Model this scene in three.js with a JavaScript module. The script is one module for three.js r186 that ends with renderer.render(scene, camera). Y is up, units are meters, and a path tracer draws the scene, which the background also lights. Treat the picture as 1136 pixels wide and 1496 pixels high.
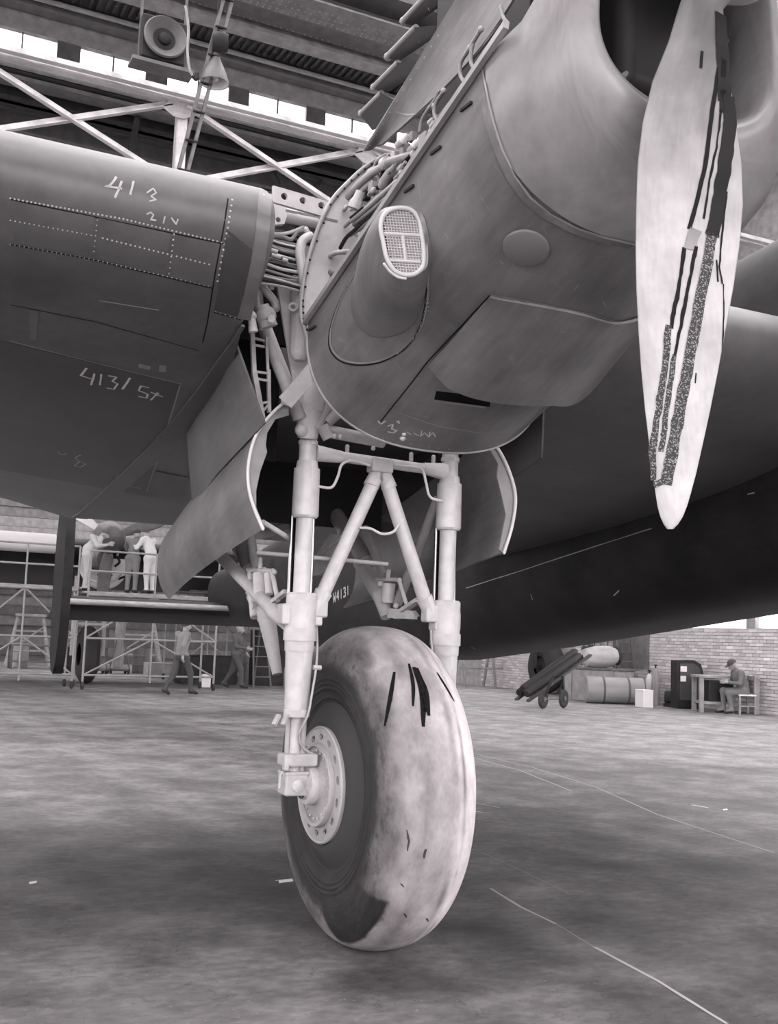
import * as THREE from 'three';
import { mergeGeometries, mergeVertices, toCreasedNormals } from 'three/addons/utils/BufferGeometryUtils.js';
import { RoundedBoxGeometry } from 'three/addons/geometries/RoundedBoxGeometry.js';
import { MarchingCubes } from 'three/addons/objects/MarchingCubes.js';
import { RectAreaLightUniformsLib } from 'three/addons/lights/RectAreaLightUniformsLib.js';

// ---------------------------------------------------------------- camera, sky, exposure
const scene = new THREE.Scene();
const FOCAL = 1600, PW = 1136, PH = 1496;
const camera = new THREE.PerspectiveCamera(2 * Math.atan(PH / 2 / FOCAL) * 180 / Math.PI, PW / PH, 0.05, 200);
camera.position.set(-2.36, 1.44, 4.97);
camera.rotation.order = 'YXZ';
camera.rotation.set(THREE.MathUtils.degToRad(6.7), THREE.MathUtils.degToRad(-26), THREE.MathUtils.degToRad(2.0));
camera.updateMatrixWorld(true);
scene.add(camera);
const renderer = new THREE.WebGLRenderer({ antialias: true });
renderer.toneMapping = THREE.LinearToneMapping;
renderer.toneMappingExposure = 3.6;
renderer.shadowMap.enabled = true;
RectAreaLightUniformsLib.init();
scene.background = new THREE.Color(1.0, 0.955, 0.975);     // overcast sky
scene.backgroundIntensity = 1.6;

// ---------------------------------------------------------------- helpers
const V = (x, y, z) => new THREE.Vector3(x, y, z);
const EX = V(), EY = V(), EZ = V();
camera.matrixWorld.extractBasis(EX, EY, EZ);
const sight = (px, py) => V().addScaledVector(EZ, -1).addScaledVector(EX, (px - PW / 2) / FOCAL).addScaledVector(EY, -(py - PH / 2) / FOCAL);
// the point of the plane x = c, y = c or z = c (or at a depth d) that was measured at a pixel of the photograph
function at(px, py, k) {
  const d = sight(px, py), c = camera.position;
  const t = k.x !== undefined ? (k.x - c.x) / d.x : k.y !== undefined ? (k.y - c.y) / d.y : k.z !== undefined ? (k.z - c.z) / d.z : k.d;
  return V().copy(c).addScaledVector(d, t);
}
let seed = 7;
function rnd() { seed = (seed * 1664525 + 1013904223) >>> 0; return seed / 4294967296; }
const rr = (a, b) => a + (b - a) * rnd();
const lerp = (a, b, t) => a + (b - a) * t;
const clamp = (v, a = 0, b = 1) => Math.min(b, Math.max(a, v));
const sstep = (a, b, v) => { const t = clamp((v - a) / (b - a)); return t * t * (3 - 2 * t); };
// lattice noise
const PERM = new Uint8Array(65536); for (let i = 0; i < 65536; i++) PERM[i] = Math.floor(rnd() * 256);
const lat = (x, y, p) => PERM[(((x % p) + p) % p) + ((((y % p) + p) % p) << 8)] / 255;
function vnoise(x, y, p = 256) {
  const xi = Math.floor(x), yi = Math.floor(y); let fx = x - xi, fy = y - yi;
  fx = fx * fx * (3 - 2 * fx); fy = fy * fy * (3 - 2 * fy);
  return lerp(lerp(lat(xi, yi, p), lat(xi + 1, yi, p), fx), lerp(lat(xi, yi + 1, p), lat(xi + 1, yi + 1, p), fx), fy);
}
function fbm(x, y, p, oct) { let s = 0, a = 0.5, n = 0; for (let i = 0; i < oct; i++) { s += a * vnoise(x, y, p); n += a; x *= 2; y *= 2; p *= 2; a *= 0.55; if (p > 256) p = 256; } return s / n; }
function dataTex(n, m, fn, repeatMetres, srgb = true) {
  const d = new Uint8Array(n * m * 4);
  for (let j = 0; j < m; j++) for (let i = 0; i < n; i++) {
    const v = fn(i / n, j / m), k = (j * n + i) * 4;
    if (typeof v === 'number') d[k] = d[k + 1] = d[k + 2] = clamp(v) * 255; else { d[k] = clamp(v[0]) * 255; d[k + 1] = clamp(v[1]) * 255; d[k + 2] = clamp(v[2]) * 255; }
    d[k + 3] = 255;
  }
  const t = new THREE.DataTexture(d, n, m, THREE.RGBAFormat);
  t.wrapS = t.wrapT = THREE.RepeatWrapping; t.magFilter = THREE.LinearFilter; t.minFilter = THREE.LinearMipmapLinearFilter; t.generateMipmaps = true;
  if (srgb) t.colorSpace = THREE.SRGBColorSpace;
  if (repeatMetres) t.repeat.set(1 / repeatMetres, 1 / repeatMetres);
  t.needsUpdate = true; return t;
}
const scratch = [];
for (let i = 0; i < 130; i++) scratch.push([rnd(), rnd(), rr(-.06, .06), rr(-.03, .03), rr(.0005, .0014), rnd()]);
// worn paint: smudges, fine scratches and specks
const texWorn = dataTex(768, 768, (u, v) => {
  let a = 0.80 + 0.22 * (fbm(u * 6, v * 6, 6, 5) - .5) + 0.10 * (fbm(u * 40 + 3, v * 40, 40, 3) - .5);
  const sp = lat(Math.floor(u * 256), Math.floor(v * 256), 256);
  return a;
}, 1.6);
const texScratch = dataTex(768, 768, (u, v) => {
  let a = 0.74 + 0.34 * (fbm(u * 5, v * 5, 5, 5) - .5) + .12 * (fbm(u * 60, v * 9, 60, 3) - .5);
  for (const s of scratch) {
    const dx = u - s[0], dy = v - s[1]; if (Math.abs(dx) > .07 || Math.abs(dy) > .07) continue;
    const L = Math.hypot(s[2], s[3]), t = clamp((dx * s[2] + dy * s[3]) / (L * L)); const e = Math.hypot(dx - s[2] * t, dy - s[3] * t);
    if (e < s[4]) a += .16 * s[5];
  }
  return a;
}, 1.3);
const texGrain = dataTex(512, 512, (u, v) => .78 + .5 * (fbm(u * 8, v * 8, 8, 6) - .5) * .5, 1.3);
const texRough = dataTex(512, 512, (u, v) => .5 + .55 * (fbm(u * 9 + 5, v * 9, 9, 5) - .5), 1.1, false);

const mat = (g, rough, o = {}) => new THREE.MeshStandardMaterial({ color: new THREE.Color(g, g * .965, g * .975), roughness: rough, metalness: 0, side: THREE.DoubleSide, ...o });
const matt = (g, rough, o = {}) => new THREE.MeshPhysicalMaterial({ color: new THREE.Color(g, g * .965, g * .975), roughness: rough, metalness: 0, specularIntensity: .25, side: THREE.DoubleSide, ...o });
const M = {
  black: matt(0.03, .42, { map: texWorn }),
  blackFus: matt(0.038, .5, { map: texScratch }),
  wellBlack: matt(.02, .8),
  wing: mat(0.135, .42, { map: texWorn }),
  wingStrip: mat(0.19, .34, { map: texWorn }),
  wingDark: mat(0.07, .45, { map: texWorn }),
  cowl: mat(0.27, .34, { map: texScratch }),
  cowlPlain: mat(0.15, .4),
  cowlChin: mat(0.33, .3, { map: texWorn }),
  cowlEdge: mat(0.42, .45, { map: texWorn }),
  cowlInside: mat(0.3, .6, { map: texScratch }),
  flap: mat(.06, .42, { map: texScratch }),
  sideSkin: mat(.15, .5, { map: texScratch }),
  door: mat(0.3, .5, { map: texScratch }),
  doorEdge: mat(.6, .5),
  flange: mat(0.34, .6, { map: texWorn }),
  gear: mat(0.8, .42, { map: texWorn }),
  gearDull: mat(0.6, .55, { map: texWorn }),
  gearGrey: mat(0.38, .5, { map: texWorn }),
  chrome: mat(.75, .14, { metalness: 1 }),
  chromeDark: mat(.25, .25, { metalness: 1 }),
  hub: mat(0.55, .45, { map: texWorn }),
  firewall: mat(0.85, .5, { map: texWorn }),
  pipe: mat(.3, .4, { map: texWorn }),
  pipeLight: mat(0.45, .4, { map: texWorn }),
  pipeDark: matt(0.025, .45),
  rivet: mat(.42, .4),
  rivetBright: mat(.75, .35),
  chalk: mat(0.6, .9),
  chalkFaint: mat(0.4, .9),
  seamDark: matt(.012, .8),
  seamLight: mat(.3, .6),
  rubber: matt(.05, .7),
  mesh: mat(.45, .5),
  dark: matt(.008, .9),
  steelWhite: mat(0.85, .5, { map: texWorn }),
  steelGrey: mat(0.2, .55, { map: texGrain }),
  steelDark: matt(.06, .6, { map: texGrain }),
  roofDark: mat(0.16, .8, { map: texGrain }),
  roofPale: mat(0.5, .8, { map: texGrain }),
  boardPale: mat(.55, .8, { map: texGrain }),
  brick: mat(.42, .9, { map: texGrain }),
  mortar: mat(0.62, .95, { map: texGrain }),
  wood: mat(.5, .7, { map: texGrain }),
  woodDark: mat(.12, .7, { map: texGrain }),
  paper: mat(.72, .8),
  wallWhite: mat(.68, .85, { map: texGrain }),
};
function numbered(name) { const c = numbered.n || (numbered.n = {}); const k = c[name] || 0; c[name] = k + 1; return k ? name + '_' + String(k).padStart(3, '0') : name; }
function shade(o) { o.castShadow = true; o.receiveShadow = true; return o; }
function thing(name, label, category, group, pos) {
  const o = new THREE.Group(); o.name = numbered(name); scene.add(o);
  if (pos) o.position.copy(pos);
  o.userData = { label, category }; if (group) o.userData.group = group; return o;
}
function grp(name, parent) { const o = new THREE.Group(); o.name = numbered(name); parent.add(o); return o; }
function norm(g) { g = g.index ? g.toNonIndexed() : g; for (const k of Object.keys(g.attributes)) if (!['position', 'normal', 'uv'].includes(k)) g.deleteAttribute(k); g.morphAttributes = {}; if (!g.attributes.uv) boxUV(g); return g; }
function put(name, geo, m, parent, ud) {
  if (geo && geo.each) { let o = null; for (const q of geo.each) o = put(name, q, m, parent, ud); return o || new THREE.Group(); }
  if (Array.isArray(geo)) geo = geo.filter(Boolean);
  if (!geo || geo.length === 0) { console.log('nothing to build for', name); return new THREE.Group(); }
  const g = Array.isArray(geo) ? (geo.length === 1 ? geo[0] : mergeGeometries(geo.map(norm))) : geo;
  const o = shade(new THREE.Mesh(g, m)); o.name = numbered(name); (parent || scene).add(o);
  if (ud) o.userData = ud; return o;
}
const STRUCT = { kind: 'structure' };
function boxUV(g) {
  const p = g.attributes.position, n = g.attributes.normal, uv = new Float32Array(p.count * 2);
  for (let i = 0; i < p.count; i++) {
    const ax = Math.abs(n.getX(i)), ay = Math.abs(n.getY(i)), az = Math.abs(n.getZ(i));
    const [a, b] = ax >= ay && ax >= az ? [p.getZ(i), p.getY(i)] : ay >= az ? [p.getX(i), p.getZ(i)] : [p.getX(i), p.getY(i)];
    uv[2 * i] = a; uv[2 * i + 1] = b;
  }
  g.setAttribute('uv', new THREE.BufferAttribute(uv, 2)); return g;
}
// box between two corners, edges rounded
function bx(x0, y0, z0, x1, y1, z1, r = 0) {
  const w = Math.abs(x1 - x0), h = Math.abs(y1 - y0), d = Math.abs(z1 - z0);
  const g = r ? new RoundedBoxGeometry(w, h, d, 2, Math.min(r, w / 2.01, h / 2.01, d / 2.01)) : new THREE.BoxGeometry(w, h, d);
  const t = norm(g); boxUV(t); t.translate((x0 + x1) / 2, (y0 + y1) / 2, (z0 + z1) / 2); return t;
}
const UP = V(0, 1, 0);
// tapered bar between two points
function cyl(a, b, r0, r1 = r0, seg = 16) {
  const d = V().subVectors(b, a), L = d.length();
  const g = new THREE.CylinderGeometry(r1, r0, L, seg, 1); const uv = g.attributes.uv; for (let i = 0; i < uv.count; i++) uv.setXY(i, uv.getX(i) * r0 * 6.28, uv.getY(i) * L);
  g.applyQuaternion(new THREE.Quaternion().setFromUnitVectors(UP, d.normalize()));
  g.translate((a.x + b.x) / 2, (a.y + b.y) / 2, (a.z + b.z) / 2); return norm(g);
}
// square-section bar between two points
function bar(a, b, w, h = w, side = UP) {
  const d = V().subVectors(b, a), L = d.length(); d.normalize();
  const s = V().crossVectors(d, side); if (s.lengthSq() < 1e-6) s.set(1, 0, 0); s.normalize(); const u = V().crossVectors(d, s);
  const g = norm(new THREE.BoxGeometry(w, h, L)); boxUV(g);
  g.applyMatrix4(new THREE.Matrix4().makeBasis(s, u, d.clone())); g.translate((a.x + b.x) / 2, (a.y + b.y) / 2, (a.z + b.z) / 2); return g;
}
function angleBar(a, b, w, t, side = UP, flip = 1) { // L-section
  const d = V().subVectors(b, a).normalize(), s = V().crossVectors(d, side).normalize(), u = V().crossVectors(s, d);
  const o1 = V().addScaledVector(u, w / 2), o2 = V().addScaledVector(s, flip * w / 2);
  return [bar(a.clone().add(o1), b.clone().add(o1), t, w, side), bar(a.clone().add(o2), b.clone().add(o2), w, t, side)];
}
function tube(pts, r, seg = 10, n = 0) {
  const c = new THREE.CatmullRomCurve3(pts, false, 'centripetal'); const L = c.getLength();
  const g = new THREE.TubeGeometry(c, n || Math.max(8, Math.min(60, pts.length * 6)), r, seg, false);
  const uv = g.attributes.uv; for (let i = 0; i < uv.count; i++) uv.setXY(i, uv.getX(i) * L, uv.getY(i) * r * 6);
  const e = [norm(g)];
  for (const [p, q] of [[pts[0], pts[1]], [pts[pts.length - 1], pts[pts.length - 2]]]) { const s = new THREE.SphereGeometry(r, seg, 6); s.translate(p.x, p.y, p.z); e.push(norm(s)); }
  return mergeGeometries(e);
}
// lathe along an axis: profile [[radius, along], ...]
function lathe(profile, origin, axis, seg = 40) {
  const g = new THREE.LatheGeometry(profile.map(([r, h]) => new THREE.Vector2(Math.max(r, 1e-4), h)), seg);
  let gl = toCreasedNormals(g, .6);
  gl.applyQuaternion(new THREE.Quaternion().setFromUnitVectors(UP, axis.clone().normalize())); gl.translate(origin.x, origin.y, origin.z);
  const uv = gl.attributes.uv; for (let i = 0; i < uv.count; i++) uv.setXY(i, uv.getX(i) * 1.5, uv.getY(i) * .7);
  return norm(gl);
}
const ball = (p, r, s = 12) => { const g = new THREE.SphereGeometry(r, s, Math.max(6, s / 2 | 0)); g.translate(p.x, p.y, p.z); return norm(g); };
// sheet of thickness t over a grid of points P[i][j]; sign picks the side that the thickness goes to
function sheet(P, t, { closeJ = false, sign = 1 } = {}) {
  const I = P.length, J = P[0].length, nrm = [];
  for (let i = 0; i < I; i++) { nrm.push([]); for (let j = 0; j < J; j++) {
    const i0 = Math.max(0, i - 1), i1 = Math.min(I - 1, i + 1); let j0 = j - 1, j1 = j + 1;
    if (closeJ) { j0 = (j0 + J) % J; j1 = j1 % J; } else { j0 = Math.max(0, j0); j1 = Math.min(J - 1, j1); }
    const n = V().subVectors(P[i1][j], P[i0][j]).cross(V().subVectors(P[i][j1], P[i][j0])); n.lengthSq() < 1e-14 ? n.set(0, 1, 0) : n.normalize(); nrm[i].push(n.multiplyScalar(sign)); } }
  const pos = [], uv = [], idx = []; const us = [];
  const push = (v, u, w) => { pos.push(v.x, v.y, v.z); uv.push(u, w); return pos.length / 3 - 1; };
  const UVx = [], UVy = [];
  for (let i = 0; i < I; i++) { UVx.push([]); UVy.push([]); for (let j = 0; j < J; j++) { UVx[i].push(j ? UVx[i][j - 1] + P[i][j].distanceTo(P[i][j - 1]) : 0); UVy[i].push(i ? UVy[i - 1][j] + P[i][j].distanceTo(P[i - 1][j]) : 0); } }
  const jn = closeJ ? J + 1 : J;
  const layer = (off) => { const a = []; for (let i = 0; i < I; i++) { a.push([]); for (let j = 0; j < jn; j++) { const q = j % J; const u = j === J ? UVx[i][J - 1] + P[i][J - 1].distanceTo(P[i][0]) : UVx[i][q]; a[i].push(push(P[i][q].clone().addScaledVector(nrm[i][q], off), u, UVy[i][q])); } } return a; };
  const A = layer(0), quad = (a, b, c, d) => idx.push(a, b, c, a, c, d);
  const B = t ? layer(-t) : null;
  for (let i = 0; i < I - 1; i++) for (let j = 0; j < jn - 1; j++) { if (sign > 0) quad(A[i][j], A[i + 1][j], A[i + 1][j + 1], A[i][j + 1]); else quad(A[i][j], A[i][j + 1], A[i + 1][j + 1], A[i + 1][j]); if (B) { if (sign > 0) quad(B[i][j], B[i][j + 1], B[i + 1][j + 1], B[i + 1][j]); else quad(B[i][j], B[i + 1][j], B[i + 1][j + 1], B[i][j + 1]); } }
  const g = new THREE.BufferGeometry(); g.setAttribute('position', new THREE.Float32BufferAttribute(pos, 3)); g.setAttribute('uv', new THREE.Float32BufferAttribute(uv, 2)); g.setIndex(idx); g.computeVertexNormals();
  if (closeJ) { const n = g.attributes.normal; for (const L of B ? [A, B] : [A]) for (const row of L) { const a = row[0], b = row[J]; const m = V(n.getX(a) + n.getX(b), n.getY(a) + n.getY(b), n.getZ(a) + n.getZ(b)).normalize(); n.setXYZ(a, m.x, m.y, m.z); n.setXYZ(b, m.x, m.y, m.z); } }
  const out = [norm(g)];
  if (B) { // rim faces
    const e = [], rim = (la, lb) => { for (let k = 0; k < la.length - 1; k++) e.push(la[k], la[k + 1], lb[k + 1], la[k], lb[k + 1], lb[k]); };
    rim(A[0], B[0]); rim(A[I - 1], B[I - 1]); if (!closeJ) { rim(A.map(r => r[0]), B.map(r => r[0])); rim(A.map(r => r[J - 1]), B.map(r => r[J - 1])); }
    const p2 = [], u2 = []; for (const k of e) { p2.push(pos[3 * k], pos[3 * k + 1], pos[3 * k + 2]); u2.push(uv[2 * k], uv[2 * k + 1]); }
    const h = new THREE.BufferGeometry(); h.setAttribute('position', new THREE.Float32BufferAttribute(p2, 3)); h.setAttribute('uv', new THREE.Float32BufferAttribute(u2, 2)); h.computeVertexNormals(); out.push(norm(h));
  }
  return mergeGeometries(out);
}
// solid loft through closed rings, ends capped
function loft(rings, capA = true, capB = true) {
  const out = [sheet(rings, 0, { closeJ: true })];
  for (const [r, on] of [[rings[0], capA], [rings[rings.length - 1], capB]]) if (on) {
    const c = V(); for (const p of r) c.add(p); c.multiplyScalar(1 / r.length); const pos = [];
    for (let j = 0; j < r.length; j++) for (const p of [c, r[j], r[(j + 1) % r.length]]) pos.push(p.x, p.y, p.z);
    const g = new THREE.BufferGeometry(); g.setAttribute('position', new THREE.Float32BufferAttribute(pos, 3)); g.computeVertexNormals(); boxUV(g); out.push(g);
  }
  return mergeGeometries(out);
}
function plate(pts, t, holes = []) { // polygon [[x,y],...] extruded by t along +z
  const s = new THREE.Shape(pts.map(p => new THREE.Vector2(p[0], p[1])));
  for (const h of holes) { const p = new THREE.Path(); p.absellipse(h[0], h[1], h[2], h[3] || h[2], 0, Math.PI * 2, true, h[4] || 0); s.holes.push(p); }
  return boxUV(norm(new THREE.ExtrudeGeometry(s, { depth: t, bevelEnabled: false, curveSegments: 16 })));
}
// --- marks that lie on a surface: the surface point seen at a pixel of the photograph, then geometry laid on the surface there
const caster = new THREE.Raycaster();
function on(px, py, meshes) {
  caster.set(camera.position, sight(px, py).normalize()); caster.far = 80;
  const h = caster.intersectObjects(meshes, false); if (!h.length) return null;
  const n = h[0].face.normal.clone().transformDirection(h[0].object.matrixWorld); if (n.dot(caster.ray.direction) > 0) n.negate();
  return { p: h[0].point, n };
}
function stroke(meshes, pts, w, { off = .002, step = 6, taper = null, jag = 0, smooth = false } = {}) {
  const S = []; let poly = pts;
  if (smooth) { const c = new THREE.CatmullRomCurve3(pts.map(p => V(p[0], p[1], 0))); poly = c.getSpacedPoints(Math.max(8, c.getLength() / step | 0)).map(p => [p.x, p.y]); }
  for (let k = 0; k < poly.length - 1; k++) { const [a, b] = [poly[k], poly[k + 1]], n = Math.max(1, Math.ceil(Math.hypot(b[0] - a[0], b[1] - a[1]) / step)); for (let i = 0; i < n + (k === poly.length - 2 ? 1 : 0); i++) { const h = on(lerp(a[0], b[0], i / n), lerp(a[1], b[1], i / n), meshes); if (h) S.push(h); } }
  if (S.length < 2) return null;
  const pos = [], uv = [], idx = []; let L = 0; const js = rnd() * 200;
  for (let k = 0; k < S.length; k++) {
    const t = V().subVectors(S[Math.min(S.length - 1, k + 1)].p, S[Math.max(0, k - 1)].p).normalize(), s = V().crossVectors(S[k].n, t).normalize();
    if (k) L += S[k].p.distanceTo(S[k - 1].p);
    const ww = (taper ? taper(k / (S.length - 1)) : 1) * w / 2;
    for (const q of [-1, 1]) { const v = S[k].p.clone().addScaledVector(S[k].n, off).addScaledVector(s, q * ww * (1 + jag * 3.2 * (fbm(k * .3 + js, q * 9 + 20, 256, 3) - .5))); pos.push(v.x, v.y, v.z); uv.push(L, q * ww); }
    if (k) { const a = 2 * k - 2; idx.push(a, a + 1, a + 3, a, a + 3, a + 2); }
  }
  const g = new THREE.BufferGeometry(); g.setAttribute('position', new THREE.Float32BufferAttribute(pos, 3)); g.setAttribute('uv', new THREE.Float32BufferAttribute(uv, 2)); g.setIndex(idx); g.computeVertexNormals(); return norm(g);
}
const strokes = (meshes, list, w, o) => { const g = list.map(p => stroke(meshes, p, w, o)).filter(Boolean); return g.length ? { each: g } : null; };   // one mesh per mark
function beads(meshes, pts, pitch, r, { jitter = 0 } = {}) { // domed rivet heads along a line on a surface
  const out = [];
  for (let k = 0; k < pts.length - 1; k++) { const [a, b] = [pts[k], pts[k + 1]], n = Math.max(1, Math.round(Math.hypot(b[0] - a[0], b[1] - a[1]) / pitch));
    for (let i = 0; i < n; i++) { if (jitter && rnd() < jitter) continue; const h = on(lerp(a[0], b[0], i / n), lerp(a[1], b[1], i / n), meshes); if (!h) continue;
      const g = new THREE.SphereGeometry(r, 6, 3, 0, 6.2832, 0, 1.5); g.scale(1, .5, 1); g.applyQuaternion(new THREE.Quaternion().setFromUnitVectors(UP, h.n)); g.translate(h.p.x, h.p.y, h.p.z); out.push(norm(g)); } }
  return out.length ? mergeGeometries(out) : null;
}
function patch(meshes, c, off, nI = 10, nJ = 10, th = 0) { // patch on a surface; c = four corners or a function (u, v) -> pixel
  const f = typeof c === 'function' ? c : (u, v) => [lerp(lerp(c[0][0], c[1][0], u), lerp(c[3][0], c[2][0], u), v), lerp(lerp(c[0][1], c[1][1], u), lerp(c[3][1], c[2][1], u), v)];
  const P = [];
  for (let i = 0; i <= nI; i++) { P.push([]); for (let j = 0; j <= nJ; j++) { const [x, y] = f(j / nJ, i / nI), [cx, cy] = f(.5, .5); let h = on(x, y, meshes); for (let k = 1; k < 20 && !h; k++) h = on(lerp(x, cx, k * .02), lerp(y, cy, k * .02), meshes); if (!h) { console.log('patch missed at', x, y); return null; } const o = typeof off === 'function' ? off(j / nJ, i / nI) : off; P[i].push(h.p.clone().addScaledVector(h.n, o)); } }
  const n = V().subVectors(P[1][0], P[0][0]).cross(V().subVectors(P[0][1], P[0][0])); const toCam = V().subVectors(camera.position, P[0][0]);
  return sheet(P, th || 0.001, { sign: n.dot(toCam) > 0 ? 1 : -1 });
}
// ---------------------------------------------------------------- the hangar
const HX0 = -24, HX1 = 17.6, HZ0 = -44, HZ1 = 13;
{ // floor: worn concrete; stains, wear and the wheel's soft shadow painted in vertex colours over a fine grain
  const xs = [], zs = []; for (let x = HX0; x < HX1;) { xs.push(x); x += x > -5 && x < 6 ? .11 : .4; } xs.push(HX1); for (let z = HZ0; z < HZ1 + 8;) { zs.push(z); z += z > -9 && z < 5 ? .11 : .4; } zs.push(HZ1 + 8);
  const pos = [], uv = [], col = [], idx = [];
  const stainAndShade = [[870, 1262, .5, .2, .42], [985, 1268, .55, .18, .4], [1090, 1270, .45, .2, .34], [715, 1355, .50, .34, .62], [790, 1400, .42, .24, .55], [660, 1430, .45, .30, .45], [420, 1340, .2, .3, .25], [330, 1235, .5, .1, .14], [800, 1180, .18, .03, .3], [1000, 1215, .6, .08, .2], [900, 1130, 1.6, .35, .12]]
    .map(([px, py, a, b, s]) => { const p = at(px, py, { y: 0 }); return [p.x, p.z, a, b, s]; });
  const c26 = Math.cos(.3), s26 = Math.sin(.3);
  const eA = at(360, 1085, { y: 0 }), eB = at(690, 1090, { y: 0 }), eC = at(1120, 1122, { y: 0 });
  for (const z of zs) for (const x of xs) {
    pos.push(x, 0, z); uv.push(x, z);
    let a = .62 + .45 * (fbm(x * 4.2 + 70, z * 3.1 + 10, 256, 4) - .5) + .5 * (fbm(x * .45 + 40, z * .45 + 40, 256, 4) - .5) + .4 * (fbm(x * 2.1 + 9, z * .9 + 60, 256, 4) - .5) + .3 * (fbm(x * .9 + 9, z * 4 + 60, 256, 3) - .5) * sstep(6, -2, -z);
    // paler concrete beyond the worn edge, and paler again with distance
    const zl = x < eB.x ? lerp(eA.z, eB.z, (x - eA.x) / (eB.x - eA.x)) : lerp(eB.z, eC.z, (x - eB.x) / (eC.x - eB.x));
    const wob = (fbm(x * .8, z * .8 + 30, 256, 3) - .5) * 1.2;
    a += .30 * sstep(-.15, .15, clamp(zl, -20, 0) - z + wob * .4) * (x > eA.x ? 1 : 0) + .22 * sstep(2, 14, -z);
    for (const s of stainAndShade) { const dx = x - s[0], dz = z - s[1], u = (dx * c26 + dz * s26) / s[2], v = (-dx * s26 + dz * c26) / s[3]; const q = Math.sqrt(u * u + v * v) + (fbm(x * 3 + 7, z * 3, 256, 3) - .5) * 1.1; a *= 1 - s[4] * (1 - sstep(.35, 1.25, q)); }
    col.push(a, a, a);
  }
  const n = xs.length; for (let j = 0; j < zs.length - 1; j++) for (let i = 0; i < n - 1; i++) { const k = j * n + i; idx.push(k, k + n, k + 1, k + 1, k + n, k + n + 1); }
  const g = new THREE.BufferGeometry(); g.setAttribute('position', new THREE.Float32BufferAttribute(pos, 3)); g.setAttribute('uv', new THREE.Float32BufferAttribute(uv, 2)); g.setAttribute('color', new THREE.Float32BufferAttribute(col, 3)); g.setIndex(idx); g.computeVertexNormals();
  const texFloor = dataTex(1024, 1024, (u, v) => { let a = .78 + .55 * (fbm(u * 7, v * 7, 7, 6) - .5) + .34 * (fbm(u * 40, v * 60, 64, 4) - .5); const cr = Math.abs(fbm(u * 9 + 2, v * 9 + 5, 9, 4) - .5); if (cr < .006) a -= .10; const sp = lat(Math.floor(u * 256), Math.floor(v * 256), 256); if (sp > .9985) a += .22; if (sp < .003) a -= .2; return a; }, 2.3);
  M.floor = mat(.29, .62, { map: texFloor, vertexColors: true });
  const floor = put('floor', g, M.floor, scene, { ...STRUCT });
  put('floor_slab', bx(HX0, -.3, HZ0, HX1, -.004, HZ1 + 8), M.steelGrey, floor);
  const line = (pts, w, m, nm) => { const g = strokes([floor], pts, w, { off: .0015, step: 14, jag: .25 }); if (g) put(nm, g, m, floor); };
  line([[[716, 1298], [760, 1325], [812, 1350]], [[868, 1384], [960, 1433], [1032, 1478], [1062, 1496]]], .017, mat(.42, .8), 'floor_joint');
  line([[[812, 1350], [868, 1384]], [[690, 1240], [740, 1262], [830, 1305]], [[100, 1052], [300, 1076], [420, 1083]], [[560, 1006], [420, 1002], [300, 1004], [160, 1000]]], .006, mat(.3, .8), 'floor_joint');
  line([[[688, 1106], [760, 1126], [835, 1156]], [[685, 1172], [730, 1180]]], .02, mat(.36, .8), 'floor_joint');
  line([[[688, 1100], [780, 1122], [870, 1150], [960, 1190], [1130, 1246]]], .02, mat(.33, .8), 'floor_joint');
  line([[[690, 1185], [705, 1187]], [[1010, 1176], [1034, 1180]]], .03, mat(.55, .8), 'chalk_dash');
  line([[[195, 1037], [300, 1039], [405, 1041]]], .03, mat(.03, .8), 'floor_groove');
}
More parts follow.
